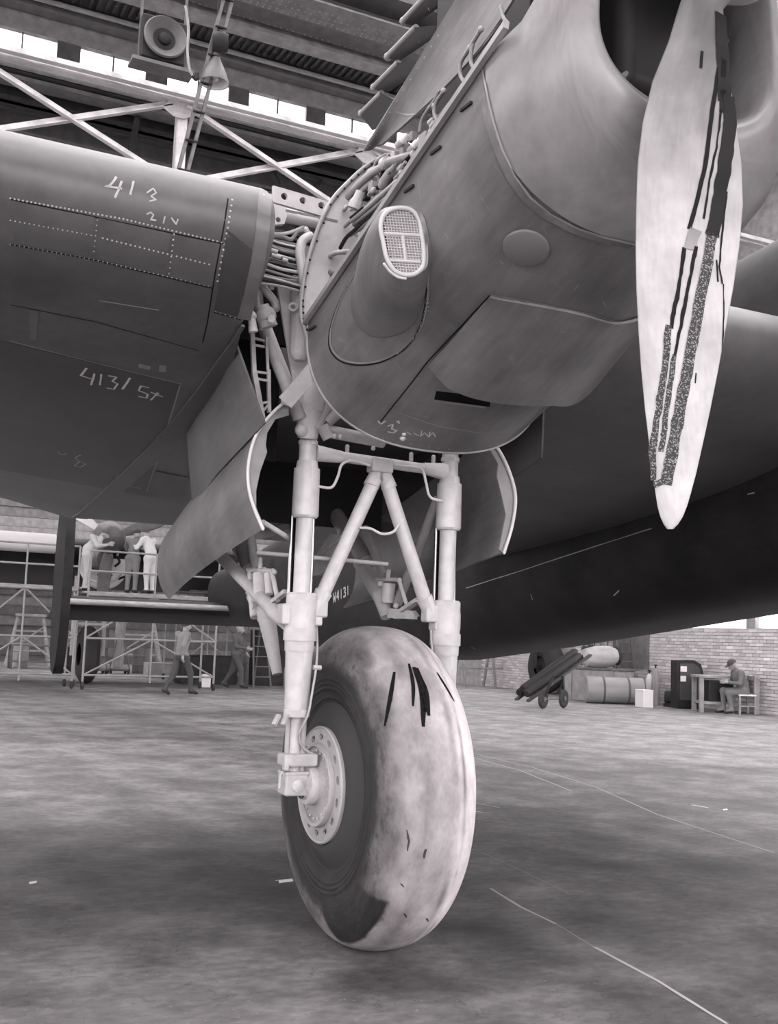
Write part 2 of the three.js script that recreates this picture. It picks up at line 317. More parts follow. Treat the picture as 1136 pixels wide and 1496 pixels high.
// roof: two steps; the row of glazing stands where the far roof meets the near one
const ceiling = put('ceiling', [
  bx(HX0, 13.9, -16.9, HX1, 14.2, -13.2), bx(HX0, 13.9, -9, HX1, 14.2, -7.5), bx(HX0, 13.9, -2.5, HX1, 14.2, -1), bx(HX0, 13.9, 4.2, HX1, 14.2, 5.6), bx(HX0, 13.9, 10, HX1, 14.2, HZ1 + .3),
  bx(HX0, 12.45, -27, HX1, 12.75, -16.9), bx(HX0, 12.45, -36, HX1, 12.75, -31), bx(HX0, 12.45, HZ0, HX1, 12.75, -40)], M.roofDark, scene, { ...STRUCT });
{
  const glass = new THREE.MeshPhysicalMaterial({ color: 0xffffff, transmission: 1, thickness: 0, roughness: .35, side: THREE.DoubleSide });
  let n = 1;
  for (const [z0, z1, y] of [[-13.2, -9, 14.05], [-7.5, -2.5, 14.05], [-1, 4.2, 14.05], [5.6, 10, 14.05], [-31, -27, 12.6], [-40, -36, 12.6]]) {  // unseen roof lights, added and widened for more light from above
    const w = put('window_' + n++, bx(HX0, y - .01, z0, HX1, y + .01, z1), glass, scene, { ...STRUCT });
    const b = []; for (let x = HX0; x <= HX1; x += 2.6) b.push(bx(x - .03, y - .12, z0, x + .03, y - .012, z1)); put('glazing_bar', b, M.steelGrey, w);
  }
  // the clerestory row: panes between closed panels
  const cl = put('window_' + n++, [bx(HX0, 13.22, -16.95, HX1, 13.9, -16.8), bx(HX0, 12.45, -16.95, HX1, 12.84, -16.8)], M.roofPale, scene, { ...STRUCT });
  let last = HX0;
  for (let k = -12; k < 9; k++) {
    const a = .95 + 1.8 * k, b = a + 1.34; if (b > HX1) break; if (a < HX0) continue;
    put('closed_panel', bx(last, 12.84, -16.93, a, 13.22, -16.84), M.steelGrey, cl); last = b;
    for (const [p, q] of [[a, (a + b) / 2 - .015], [(a + b) / 2 + .015, b]]) put('pane', bx(p, 12.84, -16.9, q, 13.22, -16.89), glass, cl);
    put('glazing_bar', bx((a + b) / 2 - .015, 12.84, -16.92, (a + b) / 2 + .015, 13.22, -16.86), M.steelGrey, cl);
  }
  put('closed_panel', bx(last, 12.84, -16.93, HX1, 13.22, -16.84), M.steelGrey, cl);
  // under the near roof: fascia, gutter, rods, ribbed sheets, riveted girders
  put('gutter', bx(HX0, 13.55, -16.72, HX1, 13.8, -16.42, .05), M.steelGrey, ceiling);
  put('sprinkler_pipe', cyl(V(HX0, 13.62, -16.2), V(HX1, 13.62, -16.2), .05), M.roofPale, ceiling);
  const ribs = []; for (let x = -8; x < 14; x += .16) ribs.push(bx(x, 13.84, -16.4, x + .05, 13.9, -15.3)); put('roof_rib', ribs, M.roofDark, ceiling);
  put('roof_beam', [bx(HX0, 13.55, -15.4, HX1, 13.62, -15.0), bx(HX0, 13.6, -15.22, HX1, 13.9, -15.18)], M.roofPale, ceiling);
  const pl = put('plate_girder', [bx(HX0, 13.70, -14.98, HX1, 13.74, -14.25), bx(HX0, 13.74, -14.6, HX1, 13.9, -14.55)], M.steelGrey, ceiling);
  const pl2 = put('plate_girder', [bx(HX0, 13.56, -14.24, HX1, 13.6, -13.5), bx(HX0, 13.6, -13.9, HX1, 13.9, -13.85)], mat(.3, .7, { map: texGrain }), ceiling);
  const rv = []; for (let x = -6; x < 13; x += .13) for (const [y, z] of [[13.7, -14.93], [13.7, -14.32], [13.56, -14.18], [13.56, -14.1], [13.56, -13.95], [13.56, -13.8]]) rv.push(norm(new THREE.SphereGeometry(.022, 5, 3)).translate(x, y, z));
  put('rivet_row', rv, M.roofPale, pl, { kind: 'stuff' });
  // purlins and ribbed sheets of the far roof
  for (let k = 0; k < 7; k++) { const z = -17.8 - k * 1.25, t = k % 2; put('purlin', [bx(HX0, 12.12 - t * .1, z, HX1, 12.45, z + .14), bx(HX0, 12.12 - t * .1, z - .18, HX1, 12.17 - t * .1, z + .3)], t ? M.steelGrey : M.steelDark, ceiling); }
  put('purlin', bx(HX0, 12.3, -17.4, HX1, 12.38, -17.0), M.steelGrey, ceiling);
}
{ // lattice girder below the glazing: angles in pairs, posts, crossed diagonals
  const g = put('roof_truss', [...angleBar(V(HX0, 11, -13.85), V(HX1, 11, -13.85), .2, .03), ...angleBar(V(HX0, 11.02, -13.6), V(HX1, 11.02, -13.6), .14, .03), ...angleBar(V(HX0, 9.4, -13.85), V(HX1, 9.4, -13.85), .2, .03)], M.steelWhite, scene, { label: 'white steel lattice girder with crossed diagonals below the roof glazing', category: 'girder' });
  for (let k = -6; k < 5; k++) {
    const x = 2.27 + 3.77 * k; if (x < HX0 + .3) continue;
    put('post', angleBar(V(x, 9.4, -13.8), V(x, 11, -13.8), .17, .03, V(1, 0, 0)), M.steelWhite, g);
    put('gusset_plate', plate([[x - .3, 10.82], [x - .12, 11.1], [x + .12, 11.1], [x + .3, 10.82], [x + .1, 10.7], [x - .1, 10.7]], .02).translate(0, 0, -13.76), M.steelWhite, g);
    if (x + 3.77 < HX1) { put('diagonal', angleBar(V(x + .12, 10.92, -13.78), V(x + 3.65, 9.45, -13.78), .12, .025), M.steelWhite, g); put('diagonal', angleBar(V(x + .12, 9.45, -13.86), V(x + 3.65, 10.92, -13.86), .12, .025), M.steelWhite, g); }
  }
  // struts that hang behind the girder, seen dark against the far roof
  const s = thing('cross_frame', '', ''); for (const q of [bar(V(1.9, 9, -17.4), V(2.3, 12.4, -17.4), .12), bar(V(5.4, 9.6, -18), V(6.9, 12.4, -18), .08), bar(V(6.9, 9.6, -18), V(5.4, 12.4, -18), .08), bar(V(5.2, 10.9, -18), V(7.4, 10.9, -18), .08)]) put('brace', q, M.steelDark, s);
  Object.assign(s.userData, { label: 'dark steel bracing under the far roof behind the white girder', category: 'bracing' });
}
// walls
const wallOf = (name, g, m) => put(name, g, m, scene, { ...STRUCT });
wallOf('wall_left', [bx(HX0 - .3, 0, HZ0, HX0, 1.6, HZ1 + .3), bx(HX0 - .3, 9, HZ0, HX0, 14.2, HZ1 + .3)], M.roofPale);
{
  const glass = new THREE.MeshPhysicalMaterial({ color: 0xffffff, transmission: 1, thickness: 0, roughness: .3, side: THREE.DoubleSide });
  const w = put('window_19', bx(HX0 - .16, 1.6, HZ0, HX0 - .15, 9, HZ1), glass, scene, { ...STRUCT }), b = [];  // unseen window strip, added to brighten the left-facing sides
  for (let z = HZ0; z < HZ1; z += 1.9) b.push(bx(HX0 - .2, 1.6, z, HX0 - .1, 9, z + (b.length % 4 ? .06 : .4))); put('glazing_bar', b, M.roofPale, w);
}
wallOf('wall_front', [bx(HX0 - .3, 8.4, HZ1, HX1 + .3, 14.2, HZ1 + .3), bx(HX0 - .3, 0, HZ1, -17, 8.4, HZ1 + .3), bx(14, 0, HZ1, HX1 + .3, 8.4, HZ1 + .3)], M.roofPale);
const wallBack = wallOf('wall_back', bx(HX0, 0, HZ0 - .3, HX1, 14.2, HZ0), M.steelGrey);
{ // horizontal boards of the back wall
  const mats = [M.boardPale, mat(.47, .85, { map: texGrain }), mat(.38, .85, { map: texGrain }), mat(.6, .85, { map: texGrain })];
  const low = [M.steelGrey, mat(.13, .85, { map: texGrain })];
  for (let r = 0; r < 22; r++) for (let c = 0; c < 4; c++) { const x = -4 + 6 * c, y = .3 + r * .42; put('board', bx(x + .01, y, HZ0, x + 5.99, y + (r % 4 === 3 ? .28 : .40), HZ0 + (r % 3 ? .05 : .12)), r < 8 ? low[(r * 5 + c) % 2] : mats[(r * 3 + c * (r % 2)) % 4], wallBack); }
}
const wallRight = wallOf('wall_right', [bx(HX1, 0, HZ0, HX1 + .3, 2.05, HZ1 + .3), bx(HX1, 4.6, HZ0, HX1 + .3, 14.2, HZ1 + .3)], M.mortar);
{
  const piers = []; for (let z = HZ0 + 1.2; z < HZ1; z += 3.4) piers.push(bx(HX1 + .02, 2.05, z, HX1 + .28, 4.6, z + .3)); put('pier', piers, M.roofPale, wallRight);
  const glass = new THREE.MeshPhysicalMaterial({ color: 0xffffff, transmission: 1, thickness: 0, roughness: .3, side: THREE.DoubleSide });
  const w = put('window_18', bx(HX1 + .14, 2.05, HZ0, HX1 + .15, 4.6, HZ1), glass, scene, { ...STRUCT });
  // bricks: a course of real bricks on the mortar face, where the photograph sees the wall
  const rows = 24, z0 = -28, z1 = -11, geo = norm(new THREE.BoxGeometry(.03, .068, .218)), list = [];
  for (let r = 0; r < rows; r++) for (let z = z0 + (r % 2) * .114; z < z1; z += .228) list.push([r * .0845 + .045, z]);
  const im = new THREE.InstancedMesh(geo, mat(.66, .9), list.length); const m4 = new THREE.Matrix4(), c = new THREE.Color();
  list.forEach(([y, z], i) => { m4.makeTranslation(HX1 - rr(.004, .014), y, z); im.setMatrixAt(i, m4); const v = rr(.72, 1.05) * (rnd() > .95 ? 1.25 : 1); im.setColorAt(i, c.setRGB(v, v * .98, v * .98)); });
  im.name = 'brick_courses'; im.userData = { kind: 'stuff' }; shade(im); wallRight.add(im);
}
wallOf('ground', bx(-60, -.35, HZ1 + 8, 60, -.02, 60), mat(.42, .9));
// ---------------------------------------------------------------- the bomber (one thing; its parts are children)
const bomber = thing('bomber_aircraft', 'large dark twin-legged bomber standing over the hangar floor with its engine cowling open', 'aircraft');
const XC = .045;                                        // centre plane of the inner engine
// ---- wing
const wing = grp('wing', bomber);
function foil(LE, TE, t, n = 30, from = 0) { // closed ring in the plane x = const: upper surface from the tail to the nose, lower back; from = metres cut off the nose
  const c = LE.distanceTo(TE), d = V().subVectors(TE, LE).normalize(), u = V(0, -d.z, d.y); if (u.y < 0) u.negate(); const ring = [];
  const f = from / c, y = (x) => 5 * t * (.2969 * Math.sqrt(x) - .126 * x - .3516 * x * x + .2843 * x ** 3 - .1036 * x ** 4) * c, cam = (x) => .022 * c * (1 - (2 * x - .7) ** 2) * (x < .85 ? 1 : (1 - x) / .15) * Math.min(1, x * 6);
  for (let i = 0; i <= n; i++) { const x = f + (1 - f) * (.5 + .5 * Math.cos(Math.PI * i / n)); ring.push(V().copy(LE).addScaledVector(d, x * c).addScaledVector(u, cam(x) + y(x))); }
  for (let i = f ? 0 : 1; i < n; i++) { const x = f + (1 - f) * (.5 - .5 * Math.cos(Math.PI * i / n)); ring.push(V().copy(LE).addScaledVector(d, x * c).addScaledVector(u, cam(x) - y(x))); }
  return ring;
}
const wingAt = (x) => { const s = -.9 - x; return foil(V(x, 3.175 + .035 * s, .80 - .075 * s), V(x, 2.32 + .22 * s, -3.85 + .10 * s), .185 - .003 * s, 34); };
const wingSkin = put('wing_skin', loft([-.9, -1.5, -2.2, -3, -4.5, -7, -10].map(wingAt)), M.wing, wing);
const wingBox = put('wing_box', loft([-.9, -.5, 0, .5, .8].map((x) => foil(V(x, 3.175, .80), V(x, 2.32, -3.85), .185, 20, 1.0))), M.wing, wing);
{ // the nose of the inner wing is off between this wing and the engine; the box behind goes on to the fuselage
  
  put('inner_wing', loft([.62, 1.4, 2.2, 3.4].map((x) => foil(V(x, 3.10, .80), V(x, 2.26, -3.85), .185, 30))), M.wing, wing);
}
{ const lo = (x) => foil(V(x, 3.175, .80), V(x, 2.32, -3.85), .185, 40, .44).slice(41); const A = lo(-.9); const rows = []; for (let k = 0; k < A.length - 6; k++) { const q = A[k].clone(); q.x = lerp(-.885, -.78, clamp((.36 - q.z) / .5)); rows.push([A[k], q]); } const lowerSkin = put('lower_skin', sheet(rows, .012, { sign: -1 }), M.wing, wing); }
// darker end panel and a darker strip along the nacelle
put('skin_panel', patch([wingSkin], [[331, 335], [378, 372], [357, 464], [313, 453]], .003, 8, 8), M.wingDark, wing);
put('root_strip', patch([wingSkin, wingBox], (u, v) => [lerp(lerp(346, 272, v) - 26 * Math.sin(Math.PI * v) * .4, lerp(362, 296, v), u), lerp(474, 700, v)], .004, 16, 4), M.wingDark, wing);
// light cover strip round the nose of the wing's end
put('nose_strip', strokes([wingSkin], [[[389, 271], [386, 300], [383, 340], [376, 385], [366, 430], [356, 466]]], .058, { off: .004, step: 6 }), M.wingStrip, wing);
const WS = [wingSkin], WB = [wingSkin, wingBox];
for (const q of [[[20, 294], [137, 317], [131, 374], [20, 354]], [[143, 318], [249, 341], [241, 401], [137, 375]], [[256, 343], [330, 358], [312, 419], [247, 403]]]) { const p = put('skin_panel', patch([wingSkin], q, .0022, 6, 8), M.wing, wing); WS.push(p); WB.push(p); }
{ const p = put('skin_panel', patch([wingSkin, wingBox], [[-30, 489], [262, 561], [211, 724], [-30, 680]], .003, 12, 14), M.wingDark, wing); WS.push(p); WB.push(p); }
put('access_panel', patch(WB, [[228, 688], [275, 697], [268, 735], [211, 723]], .004, 6, 6), mat(.13, .45, { map: texScratch }), wing);
put('rivet_row', [
  beads(WS, [[15, 290], [180, 320], [335, 357]], 6.2, .0042), beads(WS, [[15, 322], [140, 345]], 7, .003), beads(WS, [[150, 348], [312, 388]], 7, .0042),
  beads(WS, [[15, 357], [130, 378], [318, 421]], 7, .0034), beads(WS, [[254, 342], [246, 408]], 8, .0042), beads(WS, [[143, 314], [136, 375]], 8, .003),
  beads(WS, [[339, 292], [334, 325], [326, 365], [316, 420]], 9, .005), beads(WS, [[385, 285], [383, 330], [374, 385], [362, 440]], 17, .006), beads(WS, [[315, 455], [350, 467]], 8, .004)].filter(Boolean), M.rivet, wing, { kind: 'stuff' });
put('skin_seam', strokes(WS, [[[15, 357], [130, 378], [310, 421]], [[15, 445], [140, 470], [290, 512]], [[333, 290], [327, 330], [314, 400], [303, 470], [296, 500]], [[15, 291], [335, 358]], [[312, 456], [352, 467]]], .006, { off: .0012 }), M.seamDark, wing);
put('skin_seam', strokes(WB, [[[15, 497], [120, 524], [265, 560]], [[263, 562], [240, 640], [213, 722]], [[145, 438], [232, 452]]], .006, { off: .0045 }), M.seamLight, wing);
put('label_plate', patch(WS, [[203, 531], [220, 535], [219, 540], [202, 536]], .003, 2, 3), M.cowlEdge, wing);
put('label_plate', patch(WS, [[233, 533], [243, 534], [242, 543], [232, 542]], .003, 2, 3), M.cowlEdge, wing);
put('tape_strip', patch(WS, [[43, 452], [56, 454], [53, 496], [44, 495]], .003, 3, 2), M.wingStrip, wing);
// chalk writing: 413, 27, 4131 ST and a scrawled figure
const chalkS = (surf, list, w, m, parent, o = {}) => { const g = list.map(p => stroke(surf, p, w, { off: .003, step: 3, jag: .3, ...o })).filter(Boolean); if (g.length) put('chalk_writing', mergeGeometries(g), m, parent); };
chalkS(WS, [[[170, 259], [160, 272], [153, 272], [178, 276]], [[178, 265], [168, 289]], [[195, 265], [190, 285]]], .009, M.chalkFaint, wing);
chalkS(WS, [[[214, 282], [224, 276], [228, 282], [220, 287], [228, 292], [218, 294]], [[214, 313], [220, 310], [224, 314], [220, 321], [228, 322]], [[241, 316], [238, 326]], [[250, 318], [257, 328], [260, 320]]], .006, M.chalkFaint, wing);
chalkS(WS, [[[127, 537], [118, 548], [135, 553]], [[138, 545], [133, 562]], [[148, 546], [146, 562]], [[158, 548], [170, 550], [164, 556], [172, 560], [166, 568], [156, 566]], [[190, 551], [179, 568]]], .011, M.chalk, wing);
chalkS(WS, [[[218, 566], [206, 563], [203, 570], [216, 575], [214, 581], [202, 578]], [[220, 572], [238, 579]], [[231, 573], [220, 584]]], .011, M.chalk, wing);
chalkS(WS, [[[84, 659], [90, 664], [97, 662]], [[118, 664], [110, 668], [116, 674], [108, 680], [118, 682], [126, 677], [116, 673]], [[184, 709], [194, 711], [206, 713]]], .007, M.chalkFaint, wing);
// ---- exposed bay between the wing's end and the engine: spar cap with holes, pipes, cable loom, support tubes
const bay = grp('wing_root_bay', bomber);
{
  const q = (px, py, z = .32) => { const p = at(px, py, { z }); return p; };
  const A = [q(397, 273), q(486, 299), q(480, 321), q(397, 297)].map(p => [p.x, p.y]);
  const H = [[413, 289], [440, 295], [467, 302]].map(([x, y]) => { const p = q(x, y); return [p.x, p.y, .0165, .0165]; });
  put('spar_cap', plate(A, .02, H).translate(0, 0, .32), M.gear, bay);
  put('web_backing', bx(-.88, 2.86, -.02, -.5, 3.33, .02), M.dark, bay);
  put('bracket', plate([q(392, 303, .33), q(412, 305, .33), q(416, 318, .33), q(412, 330, .33), q(392, 332, .33)].map(p => [p.x, p.y]), .03, [[...q(403, 324, .33).toArray().slice(0, 2), .012, .012]]).translate(0, 0, .33), M.gear, bay);
  const pl = (name, pts, r, m, z = .33) => put(name, tube(pts.map(p => q(p[0], p[1], p[2] ?? z)), r, 10), m, bay);
  pl('fuel_pipe', [[415, 318], [432, 321], [463, 327]], .026, M.pipeLight);
  put('pipe_clip', cyl(q(431, 320), q(434, 322), .029, .029), M.gear, bay);
  pl('hose', [[392, 340], [410, 342], [428, 338], [445, 330]], .008, M.gear);
  pl('hose', [[392, 346], [412, 346], [425, 350], [436, 338], [450, 338]], .010, M.pipe);
  pl('hose', [[452, 345], [442, 352], [438, 370], [441, 390], [444, 412]], .022, M.gear, .40);
  pl('hose', [[447, 335], [451, 344], [446, 352]], .012, M.gear, .40);
  for (let i = 0; i < 15; i++) { const y0 = 352 + i * 4.6; pl('cable', [[391 - i * 1.0, y0 - 4 + rr(-2, 2)], [408, y0 + 2 + rr(-2, 2)], [438, y0 + 8 + rr(-2, 3)]], rr(.004, .0078), [M.gear, M.pipe, M.pipeLight, M.pipeDark][(i * 7) % 4], .33 + rr(0, .05)); }
  for (const [a, b] of [[[392, 364], [405, 368]], [[412, 379], [420, 381]], [[396, 372], [410, 376]]]) put('cable_sleeve', cyl(q(...a, .38), q(...b, .38), .009, .009, 10), M.gear, bay);
  pl('hose', [[382, 418], [390, 428], [400, 440], [403, 450]], .020, M.pipeLight, .3);
  pl('hose', [[380, 412], [392, 412], [397, 420]], .012, M.gear, .34);
  pl('hose', [[376, 430], [378, 450], [384, 466]], .024, M.pipe, .3);
  put('knuckle', [ball(q(388, 462, .3), .05, 16), cyl(q(382, 447, .3), q(392, 478, .3), .035, .045)], M.gearDull, bay);
  put('bolt_head', cyl(q(396, 465, .36), q(396.5, 465.5, .40), .018, .018, 6), M.gear, bay);
  put('fitting', [ball(q(368, 462, .36), .022), cyl(q(366, 455, .36), q(370, 485, .36), .014, .022)], M.gear, bay);
  // ribbed edge of the bay below the wing
  const b1 = (a, b, w) => bar(q(...a, .16), q(...b, .16), w);
  put('edge_rail', [b1([368, 484], [371, 545], .02), b1([371, 545], [383, 612], .024), b1([392, 540], [393, 603], .016), b1([389, 492], [391, 540], .012)], M.gearDull, bay);
  for (const [a, b] of [[[370, 494], [386, 498]], [[370, 504], [386, 507]], [[372, 543], [394, 546]], [[372, 553], [394, 557]], [[378, 590], [393, 587]], [[380, 605], [393, 590]]]) put('edge_rib', b1(a, b, .011), M.gearDull, bay);
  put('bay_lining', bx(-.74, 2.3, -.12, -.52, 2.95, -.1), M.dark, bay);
}
// ---- engine nacelle
const nacelle = grp('engine_nacelle', bomber);
const NP = 2.4;
const cowlC = (z) => ({ x: XC, y: 2.835 + (z - .45) * .358, a: .645 - .012 * (z - .45), b: .497 });
function uRow(z, up = .03) { // U section of the lower cowl from the left edge round the bottom to the right edge
  const c = cowlC(z), R = []; R.push(V(c.x - c.a, c.y + up, z));
  for (let i = 0; i <= 40; i++) { const t = Math.PI * i / 40, cx = -Math.cos(t), sy = Math.sin(t); R.push(V(c.x + c.a * Math.sign(cx) * Math.abs(cx) ** (2 / NP), c.y - c.b * sy ** (2 / NP), z)); }
  for (let k = 1; k <= 4; k++) R.push(V(c.x + c.a - .02 * k * k / 4, c.y + up + .12 * k, z)); return R;
}
const cowlRows = []; for (let z = .45; z <= 1.951; z += .125) cowlRows.push(uRow(z));
const lowerCowl = put('lower_cowl', sheet(cowlRows, .014, { sign: -1 }), M.cowl, nacelle);
{ // chin ring: from the joint forward to the rounded lip of the air intake
  const ring = (z, a, b, top, yc, yl) => { const R = [], q = 2 / 2.4, s0 = Math.asin(clamp((yl - yc) / top, 0, .98) ** (1 / q)); for (let i = 0; i <= 64; i++) { const t = Math.PI - s0 + (Math.PI + 2 * s0) * i / 64, cx = Math.cos(t), sy = Math.sin(t); R.push(V(XC + a * Math.sign(cx) * Math.abs(cx) ** q, yc + (sy > 0 ? top : b) * Math.sign(sy) * Math.abs(sy) ** q, z)); } return R; };
  const c = cowlC(1.955), e = (z) => cowlC(z).y + .026;
  const rows = [ring(1.955, c.a + .004, c.b + .004, .8, c.y, e(1.955)), ring(2.03, .62, .49, .8, c.y + .026, e(2.03)), ring(2.1, .585, .46, .77, c.y + .055, e(2.1) + .02), ring(2.165, .53, .415, .74, c.y + .085, 3.62), ring(2.215, .472, .365, .7, c.y + .105, 3.95), ring(2.245, .428, .325, .68, c.y + .118, 4), ring(2.25, .395, .292, .66, c.y + .125, 4), ring(2.235, .372, .262, .65, c.y + .128, 4), ring(2.15, .36, .25, .63, c.y + .12, 3.95), ring(1.8, .36, .25, .6, c.y + .05, 3.9)];
  const chin = put('chin_cowl', sheet(rows, 0, {}), M.cowlChin, nacelle);
  put('radiator_matrix', bx(XC - .36, 3.05, 1.8, XC + .36, 4.1, 1.84), M.dark, nacelle);
  put('intake_vane', tube([at(902, 118, { z: 2.1 }), at(925, 100, { z: 2.1 }), at(957, 84, { z: 2.1 }), at(1060, 60, { z: 2.1 })], .011, 8), M.cowl, nacelle);
  const seam = [[706, 101], [713, 140], [722, 178], [735, 218], [752, 255], [775, 287], [805, 312], [845, 333], [885, 346], [930, 356]];
  const sm = [lowerCowl, chin];
  put('joint_strip', strokes(sm, [seam.map(([x, y]) => [x - 7, y + 2])], .034, { off: .004 }), M.cowl, nacelle);
  put('joint_bead', strokes(sm, [seam], .008, { off: .006, jag: .3 }), M.cowlEdge, nacelle);
  put('rivet_row', beads(sm, seam.map(([x, y]) => [x - 9, y + 3]), 13, .004, { jitter: .3 }), M.cowlEdge, nacelle, { kind: 'stuff' });
}
// firewall and its rim
{
  const o = [[-.6, 2.80], [-.628, 2.87], [-.634, 2.954], [-.61, 3.15], [-.52, 3.43], [-.42, 3.57], [-.32, 3.675], [-.16, 3.77], [.045, 3.8]];
  const full = [...o, ...o.slice(0, -1).reverse().map(([x, y]) => [2 * XC - x, y])];
  const fw = put('firewall', plate([...full, [.45, 2.5], [.045, 2.38], [-.4, 2.5]], .02).translate(0, 0, .42), M.firewall, nacelle);
  put('firewall_rim', tube(full.map(([x, y]) => V(x, y, .45)), .011, 8, 80), M.pipeLight, fw);
  const rv = []; for (let k = 1; k < 24; k++) { const f = k / 24 * 8, i = Math.min(7, f | 0), t = f - i; rv.push(norm(new THREE.SphereGeometry(.006, 6, 4)).translate(lerp(o[i][0], o[i + 1][0], t) + .004, lerp(o[i][1], o[i + 1][1], t), .462)); }
  put('rivet_row', rv, M.pipeDark, fw, { kind: 'stuff' });
  put('data_plate', bx(-.565, 3.36, .44, -.47, 3.372, .444), M.pipe, fw);
}
// flange along the cowl's upper edge, with its fastener slots; rim at the rear
{
  const edge = []; for (let z = .45; z <= 2.11; z += .0825) { const c = cowlC(z); edge.push(V(c.x - c.a - .004, c.y + .026, z)); }
  const P = edge.map(p => [V(p.x - .002, p.y + .006, p.z), V(p.x - .004, p.y - .022, p.z)]);
  put('cowl_edge', sheet(P, .02, { sign: 1 }), M.cowlEdge, nacelle);
  for (const z of [.52, 1.02, 1.42, 1.62, 1.83]) { const c = cowlC(z); put('fastener_slot', bx(c.x - c.a - .008, c.y - .05, z - .036, c.x - c.a + .002, c.y - .04, z + .036), M.pipeDark, nacelle); }
  put('cowl_rim', tube(uRow(.452).slice(0, 42), .007, 6, 90), M.pipeLight, nacelle);
}
// air scoop with its meshed mouth
{
  const S = [lowerCowl];
  const rim = [[585, 304], [600, 307], [611, 320], [616, 345], [619, 372], [617, 390], [606, 400], [592, 402], [577, 396], [566, 380], [560, 355], [556, 330], [561, 314], [572, 306]];
  const c0 = on(588, 352, S), out = c0.n.clone(), dep = (px, py) => { const h = on(px, py, S); return V().subVectors(h.p, camera.position).dot(EZ) * -1; };
  const dR = dep(620, 352) - .035, md = (x, y) => dR + (x - 620) * .0006 - (y - 353) * .0002;
  const mouth = rim.map(([x, y]) => at(x, y, { d: md(x, y) }));
  const base = (k) => { const f = [[594, 302], [608, 306], [619, 318], [625, 345], [627, 374], [624, 400], [616, 440], [600, 474], [566, 490], [532, 484], [515, 455], [519, 415], [534, 365], [560, 312]][k]; return on(f[0], f[1], S).p; };
  const curve = new THREE.CatmullRomCurve3(mouth, true), cb = new THREE.CatmullRomCurve3(rim.map((_, k) => base(k)), true), N = 56, rows = [];
  for (let i = 0; i <= 14; i++) { const t = i / 14; rows.push([]); for (let j = 0; j < N; j++) { const a = curve.getPoint(j / N), b = cb.getPoint(j / N); const p = a.clone().lerp(b, t); p.addScaledVector(out, .03 * Math.sin(Math.PI * t) * clamp(a.distanceTo(b) * 4)); rows[i].push(p); } }
  const scoop = grp('air_scoop', nacelle);
  put('scoop_fairing', sheet(rows, .006, { closeJ: true, sign: 1 }), M.cowl, scoop);
  put('mouth_ring', norm(new THREE.TubeGeometry(curve, 60, .009, 8, true)), M.mesh, scoop);
  const cen = V(); mouth.forEach(p => cen.add(p)); cen.multiplyScalar(1 / mouth.length);
  const back = out.clone().multiplyScalar(-.02); const fan = []; for (let j = 0; j < N; j++) { const a = curve.getPoint(j / N), b = curve.getPoint((j + 1) / N); for (const p of [cen, a, b]) fan.push(p.x + back.x, p.y + back.y, p.z + back.z); }
  const fg = new THREE.BufferGeometry(); fg.setAttribute('position', new THREE.Float32BufferAttribute(fan, 3)); fg.computeVertexNormals(); put('mouth_backing', boxUV(fg), M.gearGrey, scoop);
  // wire mesh: two families of wires across the oval
  const inside = (x, y) => { let c = false; for (let i = 0, j = rim.length - 1; i < rim.length; j = i++) if ((rim[i][1] > y) !== (rim[j][1] > y) && x < (rim[j][0] - rim[i][0]) * (y - rim[i][1]) / (rim[j][1] - rim[i][1]) + rim[i][0]) c = !c; return c; };
  const mp = (x, y) => at(x, y, { d: md(x, y) + .004 });
  const wires = []; const run = (x0, y0, x1, y1, r) => { let s = null, e = null; for (let k = 0; k <= 60; k++) { const x = lerp(x0, x1, k / 60), y = lerp(y0, y1, k / 60); if (inside(x, y)) { s ??= [x, y]; e = [x, y]; } } if (s && e !== s) wires.push(cyl(mp(...s), mp(...e), r, r, 4)); };
  for (let k = -8; k < 24; k++) run(545 + k * 4.2, 300, 561 + k * 4.2, 405, .0019);
  for (let k = 0; k < 28; k++) run(550, 300 + k * 4, 622, 304 + k * 4, .0019);
  put('wire_mesh', wires, M.mesh, scoop, { kind: 'stuff' });
  put('mesh_stay', [cyl(mp(560, 341), mp(613, 344), .007), cyl(mp(563, 380), mp(614, 383), .006), cyl(mp(588, 342), mp(592, 382), .006)], M.mesh, scoop);
  put('mouth_lip', tube([mp(561, 386), mp(570, 397), mp(582, 405), mp(592, 407)], .006, 6), M.gear, scoop);
  const fl = [[556, 318], [519, 395], [492, 450], [481, 490], [483, 512], [497, 527], [525, 533], [560, 527], [592, 508], [613, 478], [622, 440], [624, 400]];
  put('scoop_flange', strokes(S, [fl], .008, { off: .003, smooth: true }), M.seamDark, scoop);
  put('scoop_flange', strokes(S, [fl.map(([x, y]) => [x + 2, y - 3])], .009, { off: .003, smooth: true }), M.cowlEdge, scoop);
}
